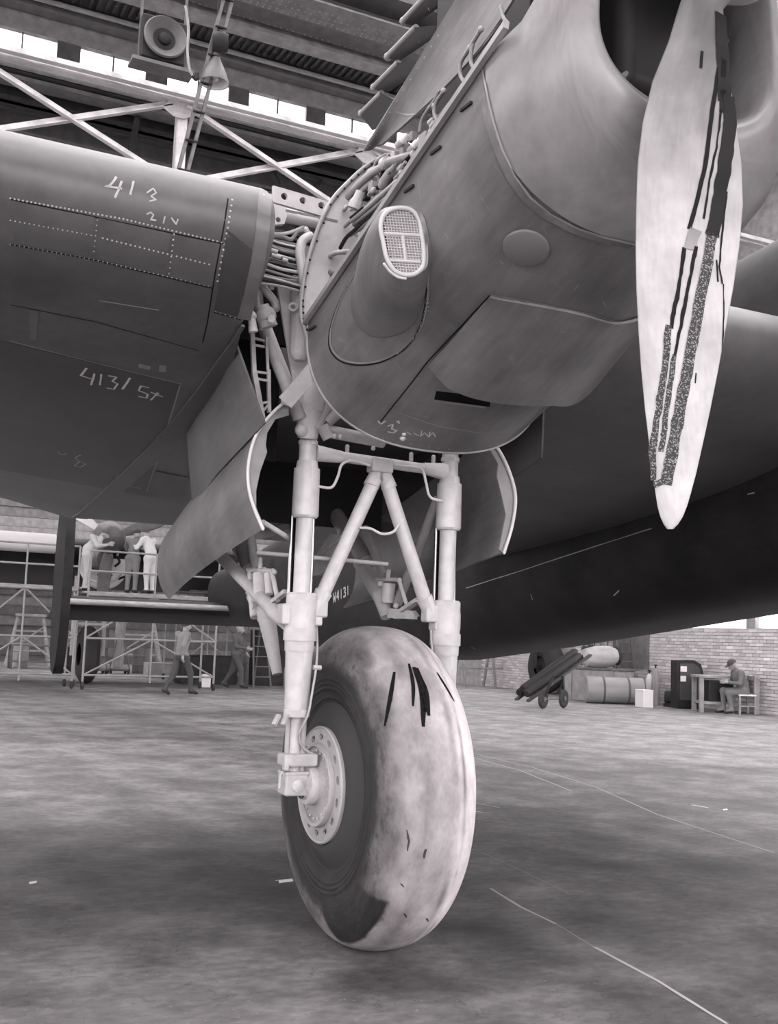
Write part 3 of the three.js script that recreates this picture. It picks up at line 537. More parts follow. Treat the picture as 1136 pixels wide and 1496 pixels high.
{ // radiator flap, outlet slot, round cover, seams and chalk on the lower cowl
  const S = [lowerCowl];
  const hits = (l) => l.map(p => on(p[0], p[1], S)).filter(Boolean).map(h => [h.p.x, h.p.z]).sort((a, b) => a[0] - b[0]);
  const zOf = (t, x) => { if (x <= t[0][0]) return t[0][1]; for (let k = 1; k < t.length; k++) if (x <= t[k][0]) return lerp(t[k - 1][1], t[k][1], (x - t[k - 1][0]) / (t[k][0] - t[k - 1][0])); const n = t.length; return t[n - 1][1]; };
  const F = hits([[716, 430], [755, 437], [790, 443], [830, 451], [860, 458], [900, 469]]), Rr = hits([[627, 526], [650, 541], [680, 555], [720, 564], [760, 568], [800, 568], [830, 566]]);
  const under = (x, z) => { const k = cowlC(z), d = clamp(Math.abs((x - k.x) / k.a), 0, .9999); return V(x, k.y - k.b * (1 - d ** NP) ** (1 / NP), z); };
  const P = []; for (let i = 0; i <= 14; i++) { P.push([]); const v = i / 14; for (let jx = 0; jx <= 20; jx++) { const u = jx / 20, x = lerp(lerp(F[0][0], Rr[0][0], v), .60, u), z = lerp(zOf(F, x), zOf(Rr, x), v); const p = under(x, z), k = cowlC(z), nx = (x - k.x) / k.a; const n = V(Math.sign(nx) * Math.abs(nx) ** 3, -.9, .3).normalize(); P[i].push(p.addScaledVector(n, .006 + .075 * Math.max(0, v - .1) * Math.min(1, u * 8 + .25))); } }
  put('radiator_flap', sheet(P, .012, { sign: -1 }), M.cowl, nacelle);
  put('panel_seam', strokes(S, [[[716, 430], [790, 443], [860, 458], [929, 478]]], .006, { off: .003, jag: .4 }), M.cowlEdge, nacelle);
  put('panel_seam', strokes(S, [[[716, 430], [660, 490], [625, 527], [600, 560], [556, 615]]], .006, { off: .003 }), M.seamDark, nacelle);
  put('panel_seam', strokes(S, [[[580, 602], [640, 622], [700, 632], [740, 630]]], .005, { off: .003, jag: .5 }), M.cowlEdge, nacelle);
  put('outlet_recess', patch(S, [[637, 571], [717, 580], [715, 594], [634, 583]], .002, 4, 8), M.dark, nacelle);
  put('outlet_lip', strokes(S, [[[634, 583], [676, 588], [708, 592]]], .014, { off: .012 }), M.cowlEdge, nacelle);
  const c = on(768, 362, S); const d = lathe([[.085, 0], [.082, .008], [.07, .014], [.0, .02]], c.p, c.n, 32); put('round_cover', d, M.cowlPlain, nacelle);
  put('rivet_row', [beads(S, [[622, 385], [626, 460]], 6, .0035), beads(S, [[712, 80], [702, 110]], 9, .004), beads([lowerCowl], [[560, 640], [640, 655], [700, 658]], 14, .004)].filter(Boolean), M.cowlEdge, nacelle, { kind: 'stuff' });
  put('drain_plug', [ball(on(588, 640, S).p, .014), ball(on(590, 634, S).p, .01)], M.gear, nacelle);
  chalkS(S, [[[552, 614], [556, 619], [563, 614]], [[566, 622], [574, 619], [572, 626], [580, 628], [574, 632], [566, 630]], [[579, 616], [582, 614], [583, 618]]], .007, M.chalk, nacelle);
  chalkS(S, [[[594, 630], [600, 634]], [[604, 632], [612, 636]], [[616, 628], [614, 637], [620, 631], [626, 638]], [[628, 630], [626, 638], [632, 631], [636, 637]]], .005, M.chalk, nacelle);
  put('scuff_mark', strokes(S, [[[546, 528], [552, 536]], [[700, 470], [716, 500]], [[845, 415], [838, 424]], [[735, 385], [730, 380]], [[752, 383], [748, 386]], [[650, 340], [655, 348]], [[880, 440], [884, 446]], [[700, 592], [704, 596]]], .006, { off: .002, jag: .6, step: 4 }), M.cowlEdge, nacelle);
}
// ---- engine gear seen through the open side, and the propped cowling
const engine = grp('engine', bomber);
{
  const q = (px, py, x = -.5) => at(px, py, { x });
  put('engine_block', [bx(-.14, 3.35, .7, .24, 4.5, 2.12, .06)], M.pipeDark, engine);
  put('crankcase', loft([.6, 1.2, 1.9].map(z => { const R = []; for (let i = 0; i < 20; i++) { const t = i / 20 * 6.2832; R.push(V(XC + .28 * Math.cos(t), 3.2 + (z - .6) * .3 + .24 * Math.sin(t), z)); } return R; })), M.pipeDark, engine);
  const pl = (name, pts, r, m, x = -.5) => put(name, tube(pts.map(p => q(p[0], p[1], p[2] ?? x)), r, 10), m, engine);
  pl('coolant_pipe', [[499, 302], [512, 283], [530, 264], [556, 245], [582, 235]], .017, M.pipeLight, -.42);
  put('clamp', cyl(q(560, 240, -.42), q(566, 236, -.42), .026, .026), M.gear, engine);
  pl('coolant_pipe', [[568, 238], [588, 232], [606, 226]], .022, M.pipe, -.42);
  pl('coolant_pipe', [[506, 308], [520, 288], [540, 268]], .014, M.pipeLight, -.4);
  pl('oil_pipe', [[515, 322], [545, 296], [579, 266]], .011, M.pipeLight, -.55);
  pl('oil_pipe', [[517, 328], [540, 310], [566, 288]], .009, M.pipe, -.54);
  pl('oil_pipe', [[512, 318], [530, 303]], .006, M.pipeDark, -.56);
  pl('coolant_pipe', [[566, 302], [570, 283], [583, 268], [600, 258], [618, 238]], .020, M.pipe, -.5);
  pl('coolant_pipe', [[560, 270], [572, 252], [586, 243]], .026, M.pipeLight, -.4);
  pl('oil_pipe', [[475, 392], [477, 380], [487, 371], [503, 368], [524, 368]], .012, M.gearDull, -.5);
  put('pipe_flange', lathe([[.022, 0], [.022, .012], [.012, .014]], q(475, 393), V(.2, 1, 0), 16), M.gear, engine);
  put('union', [cyl(q(472, 397), q(499, 402), .005, .005, 8), cyl(q(482, 396), q(489, 399), .009, .009, 8)], M.pipe, engine);
  pl('cable_loom', [[497, 362], [505, 348], [518, 336], [534, 322], [556, 305]], .009, M.pipeDark, -.53);
  pl('cable_loom', [[512, 342], [530, 330], [552, 314]], .012, M.pipe, -.52);
  pl('oil_pipe', [[522, 340], [532, 348], [546, 342]], .018, M.pipe, -.42);
  pl('coolant_pipe', [[525, 335], [534, 356], [540, 375]], .02, M.cowlEdge, -.36);
  for (const [x, y, r] of [[590, 203, .022], [607, 211, .020], [604, 224, .018], [545, 278, .014], [586, 252, .014], [550, 316, .012], [505, 303, .013]]) put('fitting', [norm(new THREE.SphereGeometry(r, 14, 8).scale(.8, 1.25, .8).rotateZ(-.5).translate(...q(x, y, -.46).toArray())), cyl(q(x, y, -.46), q(x - 8, y + 9, -.40), r * .6, r * .8)], y < 215 ? M.gear : M.pipeLight, engine);
  // small pipes, unions, boxes and brackets packed along the crankcase
  for (let k = 0; k < 46; k++) { const t = rnd(), w = rnd(), ex = lerp(512, 640, t), ey = lerp(345, 196, t), px = ex - 42 * w * (1 - t * .55), py = ey - 26 * w, x = -.5 + .16 * w; const A = q(px, py, x), kind = k % 4, m = [M.pipe, M.pipeLight, M.pipeDark, M.gearDull][(k * 5 + (k >> 2)) % 4];
    if (kind < 2) { const L = rr(14, 30), a = rr(-1.2, -.5); put('small_pipe', tube([A, q(px + L * .5 * Math.cos(a), py + L * .5 * Math.sin(a), x + rr(-.03, .05)), q(px + L * Math.cos(a + .3), py + L * Math.sin(a + .3), x + .03)], rr(.005, .012), 7), m, engine); }
    else if (kind === 2) put('union', [cyl(A, q(px + 6, py - 7, x), rr(.009, .015), rr(.008, .014), 6), cyl(q(px + 5, py - 6, x), q(px + 10, py - 12, x), .007, .007, 8)], m, engine);
    else { const s = rr(.015, .03); put('bracket', bx(A.x - s, A.y - s * 1.4, A.z - s, A.x + s, A.y + s * 1.4, A.z + s, .006), m, engine); } }
  put('filter_cup', lathe([[0, 0], [.03, 0], [.03, .03], [.022, .045], [.02, .08]], q(517, 305, -.52), V(.2, .9, .3), 20), M.gearDull, engine);
  for (const [x, y] of [[625, 200], [630, 195], [635, 190], [622, 206], [640, 196], [616, 212], [612, 218], [628, 208]]) put('ignition_lead', tube([q(x, y, -.48), q(x + 4, y - 12, -.4), q(x + 14, y - 22, -.3)], .006, 6), M.pipeLight, engine);
  for (const [x, y] of [[628, 206], [634, 201], [640, 197], [622, 213], [645, 190], [650, 184]]) put('terminal', ball(q(x, y, -.53), rr(.009, .015), 8), M.gear, engine);
  // priming leads looped over the dark gap
  for (const L of [[[613, 192], [616, 176], [624, 162], [634, 148], [640, 134]], [[640, 180], [634, 165], [636, 152], [648, 133]], [[683, 128], [672, 108], [673, 92], [686, 70], [702, 43]], [[697, 106], [688, 92], [688, 76], [690, 66]], [[742, 36], [734, 24], [731, 10]]]) { pl('priming_lead', L, .0075, M.pipe, -.52); }
  for (const [x, y] of [[702, 43], [648, 133], [686, 70], [634, 155]]) put('lead_end', ball(q(x, y, -.52), .012, 8), M.pipeLight, engine);
  for (const L of [[[640, 172], [665, 140], [692, 105]], [[690, 85], [715, 55], [735, 25]]]) put('exhaust_rail', tube(L.map(p => q(p[0], p[1], -.3)), .008, 6), M.pipe, engine);
}
const panels = grp('cowling_panel', bomber);
{ // propped side panel and, behind it, the hinged gills with rolled edges
  const q = (px, py, x) => at(px, py, { x });
  const P = []; for (let i = 0; i <= 12; i++) { P.push([]); const t = i / 12; for (let j = 0; j <= 8; j++) { const s = j / 8; const a = [lerp(532, 672, t), lerp(219, -8, t)], b = [lerp(560, 770, t) + 22 * Math.sin(Math.PI * t) , lerp(212, -30, t)]; P[i].push(q(lerp(a[0], b[0], s), lerp(a[1], b[1], s), -.34 + .05 * Math.sin(Math.PI * s * .7))); } }
  const pn = put('side_panel', sheet(P, .01), M.cowlInside, panels);
  put('panel_edge', tube(P.map(r => r[0]), .007, 6), M.cowlEdge, pn);
  put('panel_lap', strokes([pn], [[[578, 163], [600, 168], [622, 160], [650, 130]]], .008, { off: .003, smooth: true }), M.cowlEdge, pn);
  put('rivet_row', beads([pn], [[540, 213], [600, 116], [660, 20]], 18, .005), M.cowlEdge, pn, { kind: 'stuff' });
  for (const [a, b, w, d] of [[[528, 166], [558, 136], [36, 40], [60, -66]], [[546, 128], [582, 92], [40, 10], [70, -76]], [[566, 83], [608, 40], [40, 6], [60, -62]], [[589, 31], [622, -4], [30, 6], [50, -50]]]) {
    const A = q(...a, -.02), B = q(...b, -.02), C = q(b[0] + d[0] * .6 + w[0] * .6, b[1] + d[1] * .2 + w[1], .02), D = q(a[0] + w[0] * .5, a[1] + w[1] * .6, .02);
    const gl = put('cowl_gill', sheet([[A, D], [B, C]], .012), M.pipeDark, panels);
    put('rolled_edge', cyl(A, B, .018, .018, 12), M.pipe, gl);
    put('end_stud', ball(A, .022, 10), M.cowlEdge, gl);
    put('rivet', ball(V().addVectors(A, C).multiplyScalar(.5), .012, 8), M.pipe, gl);
  }
}
// ---- nacelle side under the wing, wheel bay and its doors
const fair = grp('rear_nacelle', bomber);
{
  const side = (s) => { const P = []; for (const [z, x, yb, f] of [[.33, .745, 2.40, .15], [.05, .752, 2.33, .04], [-.3, .755, 2.25, 0], [-.6, .745, 2.17, 0], [-.85, .72, 2.12, 0], [-1.2, .60, 2.12, 0], [-1.6, .42, 2.2, 0], [-2.1, .2, 2.36, 0]]) { P.push([]); const top = z > 0 ? 2.80 : 2.92; for (let j = 0; j <= 8; j++) { const t = j / 8; P[P.length - 1].push(V(XC * .3 + s * (x + .11 * t), yb + (top - yb) * t, z - f * t)); } } return P; };
  put('side_skin', sheet(side(-1), .01, { sign: 1 }), M.sideSkin, fair);
  put('side_skin', sheet(side(1), .01, { sign: -1 }), M.wing, fair);
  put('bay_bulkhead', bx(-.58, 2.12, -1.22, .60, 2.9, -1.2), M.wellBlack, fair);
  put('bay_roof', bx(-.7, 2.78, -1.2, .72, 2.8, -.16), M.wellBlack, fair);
  
}
function bayDoor(front, rear, zf, zr, m, sgn, inner) {
  const d = grp('bay_door', bomber);
  const cf = new THREE.CatmullRomCurve3(front.map(p => at(p[0], p[1], { z: zf }))), cr = new THREE.CatmullRomCurve3(rear(cf));
  const P = []; for (let i = 0; i <= 14; i++) { P.push([]); for (let j = 0; j <= 16; j++) { const a = cf.getPoint(j / 16), b = cr.getPoint(j / 16), t = i / 14; const p = a.lerp(b, t); p.x += sgn * .035 * Math.sin(Math.PI * t) ; P[i].push(p); } }
  const sk = put('door_skin', sheet(P, .012, { sign: -sgn }), m, d);
  put('edge_bead', tube(P[0], .008, 6), M.doorEdge, d);
  const O = P[0].map(p => [p.x, p.y]), In = inner.map(p => { const q = at(p[0], p[1], { z: zf }); return [q.x, q.y]; });
  put('door_frame', plate([...O, ...In.reverse()], .012).translate(0, 0, zf - .02), M.flange, d);
  return { d, P, sk };
}
{
  const L = bayDoor([[421, 583], [400, 601], [382, 622], [370, 645], [362, 685], [364, 717], [372, 745], [384, 773]], () => [[256, 769], [243, 781], [234, 797], [230, 818], [231, 842], [236, 860], [246, 876]].map(([x, y]) => at(x, y, { z: -1.75 })), .2, -1.75, M.door, -1,
    [[423, 606], [403, 612], [391, 632], [389, 650], [391, 660], [381, 688], [375, 716], [375, 742], [386, 768]]);
  const LR = L.P[L.P.length - 1];
  bayDoor([[712, 636], [730, 660], [745, 692], [753, 726], [748, 768], [736, 808]], (cf) => LR.map(p => V(-p.x + .03, p.y, p.z)), .2, -1.75, M.door, 1,
    [[716, 655], [729, 678], [727, 696], [733, 720], [740, 752], [730, 803]]);
  put('edge_latch', [ball(at(415, 585, { z: .24 }), .016), ball(at(422, 581, { z: .24 }), .016), cyl(at(411, 588, { z: .24 }), at(426, 592, { z: .24 }), .008)], M.gear, L.d);
  put('door_rod', cyl(at(384, 763, { z: .1 }), at(430, 791, { z: -.1 }), .013), M.gear, bomber);
  put('stay_rod', cyl(at(374, 807, { z: -.35 }), at(566, 824, { z: -.35 }), .011), M.gear, bomber);
}
// ---- undercarriage: two legs, cross tube, inverted V of braces
const LZ = .02;
function leg(sx, rows) {
  const g = grp('undercarriage_leg', bomber), x = sx * .4, Y = (y) => y, p = (y, dx = 0, dz = 0) => V(x + dx, y, LZ + dz);
  put('leg_head', [cyl(p(2.50), p(2.262), .043, .043, 24), cyl(p(2.40), p(2.38), .048, .048, 24)], M.gear, g);
  put('upper_cylinder', [cyl(p(2.262), p(2.03), .064, .066, 28), cyl(p(2.30), p(2.262), .05, .056, 28), cyl(p(2.035), p(2.02), .066, .058, 28)], M.gear, g);
  put('piston', cyl(p(2.03), p(1.63), .043, .043, 28), M.gear, g);
  put('guide_rod', cyl(p(2.03, -.055, -.03), p(1.63, -.055, -.03), .009), M.chromeDark, g);
  put('guide_rod', cyl(p(2.03, .05, -.02), p(1.63, .05, -.02), .012), M.chrome, g);
  put('guide_rod', cyl(p(2.03, -.03, -.055), p(1.63, -.03, -.055), .008), M.dark, g);
  put('collar', [cyl(p(1.645), p(1.48), .074, .074, 32), cyl(p(1.655), p(1.645), .066, .074, 32), bx(x - .075 - (sx < 0 ? .03 : 0), 1.50, LZ - .05, x + .075 + (sx > 0 ? .0 : .03), 1.60, LZ + .03, .01)], M.gear, g);
  put('collar_band', [cyl(p(1.485), p(1.425), .079, .079, 32), cyl(p(1.425), p(1.375), .072, .07, 32)], M.gear, g);
  put('lower_casing', [cyl(p(1.38), p(1.09), .066, .058, 32), cyl(p(1.10), p(1.065), .062, .062, 32)], M.gear, g);
  put('lower_piston', cyl(p(1.07), p(.80), .027, .027, 20), M.gear, g);
  put('guide_tube', cyl(p(1.07, -.036, -.01), p(.80, -.036, -.01), .012), M.gearDull, g);
  put('guide_tube', cyl(p(1.07, .036, .01), p(.80, .036, .01), .014), M.gearDull, g);
  put('axle_clamp', [bx(x - .07, .835, LZ - .05, x + .10, .895, LZ + .06, .012), bx(x - .075, .82, LZ + .03, x - .05, .85, LZ + .07, .006)], M.gear, g);
  put('axle_block', [bx(x - .06, .70, LZ - .055, x + .055, .805, LZ + .055, .012), bx(x - .062, .795, LZ - .057, x + .057, .812, LZ + .057, .006)], M.gear, g);
  put('axle_bolt', lathe([[.03, 0], [.03, .008], [.018, .014], [0, .016]], V(x, .75, LZ + .055), V(0, 0, 1), 20), M.gear, g);
  put('safety_clip', tube([p(.80, -.07, .05), p(.815, -.078, .05), p(.80, -.085, .05), p(.74, -.088, .05)], .006, 6), M.gear, g);
  for (const k of [0, 1]) put('towing_lug', bar(p(1.075, -.06 - k * .04, .03), p(1.03, -.085 - k * .045, .05), .022, .014), M.gear, g);
  const s = sx < 0 ? 1 : -1;
  put('brake_pipe', tube([p(1.50, s * .085, 0), p(1.40, s * .085, .02), p(1.30, s * .075, .04), p(1.16, s * .045, .07), p(1.08, s * .03, .075), p(.98, s * .0, .05), p(.92, s * .03, .04), p(.885, s * .10, .03)], .006, 8), M.gearDull, g);
  put('pipe_union', cyl(p(1.30, s * .06, .04), p(1.30, s * .10, .04), .012), M.gear, g);
  put('brace_lug', bx(x + (sx < 0 ? .05 : -.13), 1.54, LZ - .035, x + (sx < 0 ? .13 : -.05), 1.63, LZ + .035, .012), M.gear, g);
  return g;
}
leg(-1); leg(1);
{
  const b = (name, g, m = M.gear) => put(name, g, m, bomber);
  const c = grp('cross_brace', bomber);
  const T0 = V(-.36, 2.345, LZ), T1 = V(.37, 2.325, LZ), mid = V(-.01, 2.315, LZ);
  put('cross_tube', [cyl(T0, T1, .027, .027, 20), cyl(V(-.36, 2.345, LZ), V(-.22, 2.34, LZ), .042, .03, 20), cyl(V(.24, 2.33, LZ), V(.37, 2.325, LZ), .03, .045, 20)], M.gear, c);
  for (const x of [-.19, .17, .3]) put('tube_lug', [cyl(V(x, 2.36, LZ), V(x, 2.395, LZ), .011), ball(V(x, 2.395, LZ), .012)], M.gear, c);
  put('centre_clamp', bx(-.065, 2.28, LZ - .04, .055, 2.355, LZ + .04, .012), M.gear, c);
  put('diagonal_brace', [cyl(V(-.03, 2.25, LZ), V(-.30, 1.63, LZ), .036, .036, 20), cyl(V(-.02, 2.30, LZ), V(-.05, 2.21, LZ), .026, .042, 20), cyl(V(-.285, 1.665, LZ), V(-.33, 1.57, LZ), .044, .034, 20)], M.gear, c);
  put('diagonal_brace', [cyl(V(.03, 2.25, LZ), V(.285, 1.63, LZ), .036, .036, 20), cyl(V(.02, 2.30, LZ), V(.05, 2.21, LZ), .026, .042, 20), cyl(V(.27, 1.665, LZ), V(.32, 1.57, LZ), .044, .034, 20)], M.gear, c);
  put('brake_hose', tube([at(466, 711, { z: .06 }), at(484, 712, { z: .07 }), at(493, 697, { z: .07 }), at(499, 679, { z: .05 }), at(512, 673, { z: .04 }), at(540, 680, { z: .04 })], .007, 8), M.gear, c);
  put('brake_hose', tube([at(575, 680, { z: .04 }), at(600, 682, { z: .05 }), at(616, 686, { z: .05 }), at(622, 705, { z: .07 }), at(628, 726, { z: .07 }), at(646, 732, { z: .06 })], .007, 8), M.gear, c);
  put('brake_hose', tube([at(526, 771, { z: .06 }), at(540, 772, { z: .06 }), at(558, 780, { z: .07 }), at(574, 777, { z: .07 }), at(582, 767, { z: .06 })], .007, 8), M.gear, c);
  // the forging above the legs and the tubes that carry it
  const f = grp('undercarriage_beam', bomber), q = (px, py, z = .16) => at(px, py, { z });
  put('support_tube', [cyl(q(386, 478, .1), q(438, 612, .1), .034, .036, 20)], M.gearDull, f);
  put('support_plate', sheet([[q(404, 408, .25), q(442, 414, .25)], [q(412, 460, .22), q(446, 465, .22)], [q(424, 530, .16), q(450, 540, .16)], [q(438, 602, .12), q(456, 600, .12)]], .02), M.gear, f);
  put('accumulator', [lathe([[0, -.005], [.028, .0], [.046, .022], [.052, .06], [.052, .40]], q(438, 527, .28), V(-.02, 1, 0), 28)], M.gearDull, f);
  put('mount_ring', lathe([[.022, 0], [.022, .01], [.012, .012]], q(428, 449, .33), V(-.4, 0, 1), 16), M.gearDull, f);
  put('brace_bar', bar(q(416, 588, .36), q(459, 538, .44), .07, .03, V(0, 0, 1)), M.gearDull, f);
  put('forging', [cyl(q(456, 545, .1), q(452, 600, .08), .075, .07, 24), cyl(q(452, 596, .08), q(449, 640, .05), .07, .05, 24), ball(q(441, 628, .08), .036, 16)], M.gear, f);
  put('support_tube', [cyl(q(462, 628, .1), q(494, 556, .1), .026, .03, 16), cyl(q(476, 618, .1), q(508, 590, .12), .03, .03, 16)], M.gearDull, f);
  put('beam_tube', [cyl(q(474, 629, .1), q(560, 646, .1), .032, .03, 20), cyl(q(470, 622, .12), q(480, 640, .12), .03, .03, 16)], M.gearDull, f);
  for (const [x, y] of [[488, 637], [497, 638], [545, 655]]) put('tube_lug', ball(q(x, y, .16), .012, 8), M.gear, f);
  // retraction struts, left and right
  const strut = (X, o) => {
    const s = grp('retraction_strut', bomber), r = (px, py, x = X) => at(px + o[0], py + o[1], { x });
    put('drag_tube', [cyl(r(322, 812), r(408, 900), .036, .036, 20), cyl(r(400, 892), r(420, 912), .042, .034, 20)], M.gear, s);
    put('jack', [cyl(r(345, 770, X + .1), r(366, 832, X + .1), .05, .05, 20)], M.gearGrey, s);
    put('jack_band', cyl(r(352, 800, X + .1), r(354, 805, X + .1), .053, .053, 20), M.gearDull, s);
    put('strut_tube', cyl(r(366, 785, X + .08), r(374, 832, X + .08), .026, .026, 16), M.gearDull, s);
    put('lower_strut', [cyl(r(388, 893, X + .02), r(405, 985, X + .06), .05, .026, 20), ball(r(388, 893, X + .02), .05, 16)], M.gearDull, s);
    const k = grp('lock_frame', s);
    put('lock_frame_bar', [cyl(r(362, 832), r(399, 834), .012), cyl(r(397, 834), r(406, 878), .012), cyl(r(364, 832), r(368, 880), .012), cyl(r(380, 815), r(380, 834), .012), cyl(r(369, 880), r(372, 902), .022)], M.gear, s);
    put('lock_cylinder', [cyl(r(378, 838), r(380, 872), .034, .034, 16), cyl(r(391, 838), r(393, 868), .02, .02, 16), cyl(r(369, 864), r(372, 900), .026, .026, 12)], M.gear, s);
    put('lock_lever', [bar(r(398, 880), r(418, 864), .03, .02), bar(r(366, 870), r(374, 888), .04, .03)], M.gear, s);
    for (const [x, y] of [[367, 834], [386, 832], [401, 836], [362, 866], [379, 905]]) put('lock_bolt', ball(r(x, y), .014, 8), M.gear, s);
    s.remove(k); return s;
  };
  strut(-.45, [0, 0]);
  // right-hand set, seen between the legs
  const s = grp('retraction_strut', bomber), r = (px, py, x = .3) => at(px, py, { x });
  put('jack', cyl(r(470, 722), r(536, 822), .05, .05, 20), M.gearGrey, s);
  for (const [a, b] of [[[486, 750], [489, 754]], [[504, 776], [507, 780]]]) put('jack_band', cyl(r(...a), r(...b), .053, .053, 20), M.gearDull, s);
  put('strut_tube', cyl(r(533, 772), r(560, 842), .026, .026, 16), M.gearGrey, s);
  put('swing_link', [cyl(r(525, 822), r(556, 870), .04, .05, 16), cyl(r(556, 868), r(564, 902), .05, .03, 16)], M.gearDull, s);
  put('stay_tube', cyl(r(640, 728, .38), r(580, 882, .34), .026, .026, 16), M.gearGrey, s);
  put('lock_frame_bar', [cyl(r(548, 846), r(583, 847), .011), cyl(r(582, 846), r(594, 884), .011), cyl(r(549, 846), r(550, 880), .011), cyl(r(568, 832), r(566, 848), .012)], M.gear, s);
  put('lock_cylinder', [cyl(r(568, 852), r(566, 880), .036, .036, 16), cyl(r(555, 850), r(556, 868), .018)], M.gear, s);
  put('swing_link', [sheet([[r(560, 888), r(600, 892)], [r(575, 904), r(606, 900)]], .03), bar(r(588, 892), r(612, 876), .04, .02), bar(r(568, 900), r(607, 902), .02, .02)], M.gear, s);
  for (const [x, y] of [[548, 848], [583, 848], [578, 885], [553, 876]]) put('lock_bolt', ball(r(x, y), .016, 8), M.gear, s);
  // cast link and rods left of the braces
  put('torque_link', [sheet([[r(482, 780, -.1), r(506, 786, -.1)], [r(458, 815, -.1), r(490, 822, -.1)], [r(456, 842, -.1), r(470, 838, -.1)]], .03), cyl(r(462, 814, -.1), r(512, 776, -.1), .01)], M.gearDull, bomber);
}
// ---- main wheel
const wheel = grp('main_wheel', bomber);
{
  const R = .765, H = .235, CY = .745, prof = [];   // profile across the tyre: [x, r]
  const n = 48, ex = 2.5;
  for (let k = 0; k <= n; k++) { const t = lerp(-Math.PI * .78, Math.PI * .78, k / n), sx = Math.sin(t), cr = Math.cos(t); const x = H * Math.sign(sx) * Math.abs(sx) ** (2 / ex); let r = R - H + H * Math.sign(cr) * Math.abs(cr) ** (2 / ex); if (r < .30) r = .30; prof.push([x, r]); }
  const side = (x, r) => { let o = 0; if (x < -.1) for (const q of [.455, .478, .50]) o += .005 * Math.exp(-(((r - q) / .006) ** 2)); if (x < -.1) for (const q of [.34, .365, .39, .41]) o += .0035 * Math.exp(-(((r - q) / .008) ** 2)); return o; };
  const dense = []; for (let k = 0; k < prof.length - 1; k++) { const m = Math.abs(prof[k][0]) > .13 ? 6 : 2; for (let i = 0; i < m; i++) dense.push([lerp(prof[k][0], prof[k + 1][0], i / m), lerp(prof[k][1], prof[k + 1][1], i / m)]); } dense.push(prof[n]);
  const NA = 120, P = []; for (let i = 0; i <= NA; i++) { const a = 2 * Math.PI * i / NA, row = []; for (const [x, r] of dense) { let y = CY + r * Math.cos(a), z = LZ + r * Math.sin(a), xx = x - side(x, r); if (y < .004) { xx *= 1 + (.004 - y) * 1.2; y = .004; } row.push(V(xx, y, z)); } P.push(row); }
  const g = sheet(P.slice(0, NA), 0, {}); // replaced below by a closed strip with its own uv
  const pos = [], uv = [], idx = [], J = dense.length, arc = [0]; for (let j = 1; j < J; j++) arc.push(arc[j - 1] + Math.hypot(dense[j][0] - dense[j - 1][0], dense[j][1] - dense[j - 1][1]));
  P.forEach((row, i) => row.forEach((p, j) => { pos.push(p.x, p.y, p.z); uv.push(i / NA, clamp(.5 + (arc[j] - arc[J - 1] / 2) / 1.4, .002, .998)); }));
  for (let i = 0; i < NA; i++) for (let j = 0; j < J - 1; j++) { const a = i * J + j; idx.push(a, a + 1, a + J, a + 1, a + J + 1, a + J); }
  const tg = new THREE.BufferGeometry(); tg.setAttribute('position', new THREE.Float32BufferAttribute(pos, 3)); tg.setAttribute('uv', new THREE.Float32BufferAttribute(uv, 2)); tg.setIndex(idx); tg.computeVertexNormals();
  { const nn = tg.attributes.normal; for (let j = 0; j < J; j++) { const a = j, b = NA * J + j; const m = V(nn.getX(a) + nn.getX(b), nn.getY(a) + nn.getY(b), nn.getZ(a) + nn.getZ(b)).normalize(); nn.setXYZ(a, m.x, m.y, m.z); nn.setXYZ(b, m.x, m.y, m.z); } }
  // dusty pale tread worn through in streaks; dark sidewalls
  const texTyre = dataTex(1536, 384, (u, v) => {
    const x = (v - .5) * 1.4; // metres across the tyre from the crown
    const n1 = fbm(u * 30, x * 9 + 50, 30, 5), n2 = fbm(u * 90 + 3, x * 34 + 80, 90, 4), n3 = fbm(u * 260, x * 110 + 11, 256, 2);
    let l = .60 + .16 * sstep(.03, .13, x + .03 * (n1 - .5)) + .10 * sstep(-.1, 0, x) + .30 * (n1 - .5) + .10 * (n2 - .5) + .06 * (n3 - .5);
    // scrubbed grey streaks down the crown, grey mottling on the near shoulder
    for (const [s, w, d] of [[.055, .018, .2], [.105, .010, .26], [-.01, .035, .10], [-.09, .03, .1], [.17, .004, .1]]) l -= d * Math.exp(-(((x - s + .02 * (fbm(u * 12, s * 50 + 9, 12, 3) - .5)) / w) ** 2)) * clamp(fbm(u * 16 + s * 99, 4, 16, 3) * 3 - 1.1);
    const sh = 1 - sstep(-.30, -.14, x + .09 * (n1 - .5)); l -= sh * (.19 + .5 * Math.max(0, n2 - .5) + .25 * Math.max(0, n3 - .5));
    const dip = sstep(.325, .36, u + .25 * (x + .2)) * (1 - sstep(.47, .50, u));
    const e = -.365 + .19 * dip + .03 * (fbm(u * 26 + 9, 2.5, 26, 4) - .5), worn = sstep(e - .02, e + lerp(.05, .008, dip), x + .03 * (fbm(u * 60, x * 40 + 30, 60, 3) - .5));
    const dk = .13 + .14 * (fbm(u * 60, x * 40 + 5, 60, 4) - .5) + .10 * (fbm(u * 8, x * 150 + 9, 8, 3) - .5) + .25 * dip * Math.max(0, fbm(u * 80, x * 60, 80, 3) - .6);
    l = lerp(dk, l, worn);
    const rw = sstep(.275, .29, x + .02 * (n1 - .5)); l = lerp(l, .22 + .2 * (fbm(u * 50, x * 30, 50, 3) - .5), rw);
    return [l, l * .985, l * .99];
  }, 0);
  const tyre = put('tyre', tg, new THREE.MeshStandardMaterial({ map: texTyre, roughness: .72, color: 0xe8e4e5, side: THREE.DoubleSide }), wheel);
  // tread slots, dark, in a fan on the crown
  const sl = (pts, w, tp) => put('tread_slot', stroke([tyre], pts, w, { off: .0025, step: 5, taper: tp, smooth: pts.length > 2 }), M.dark, tyre);
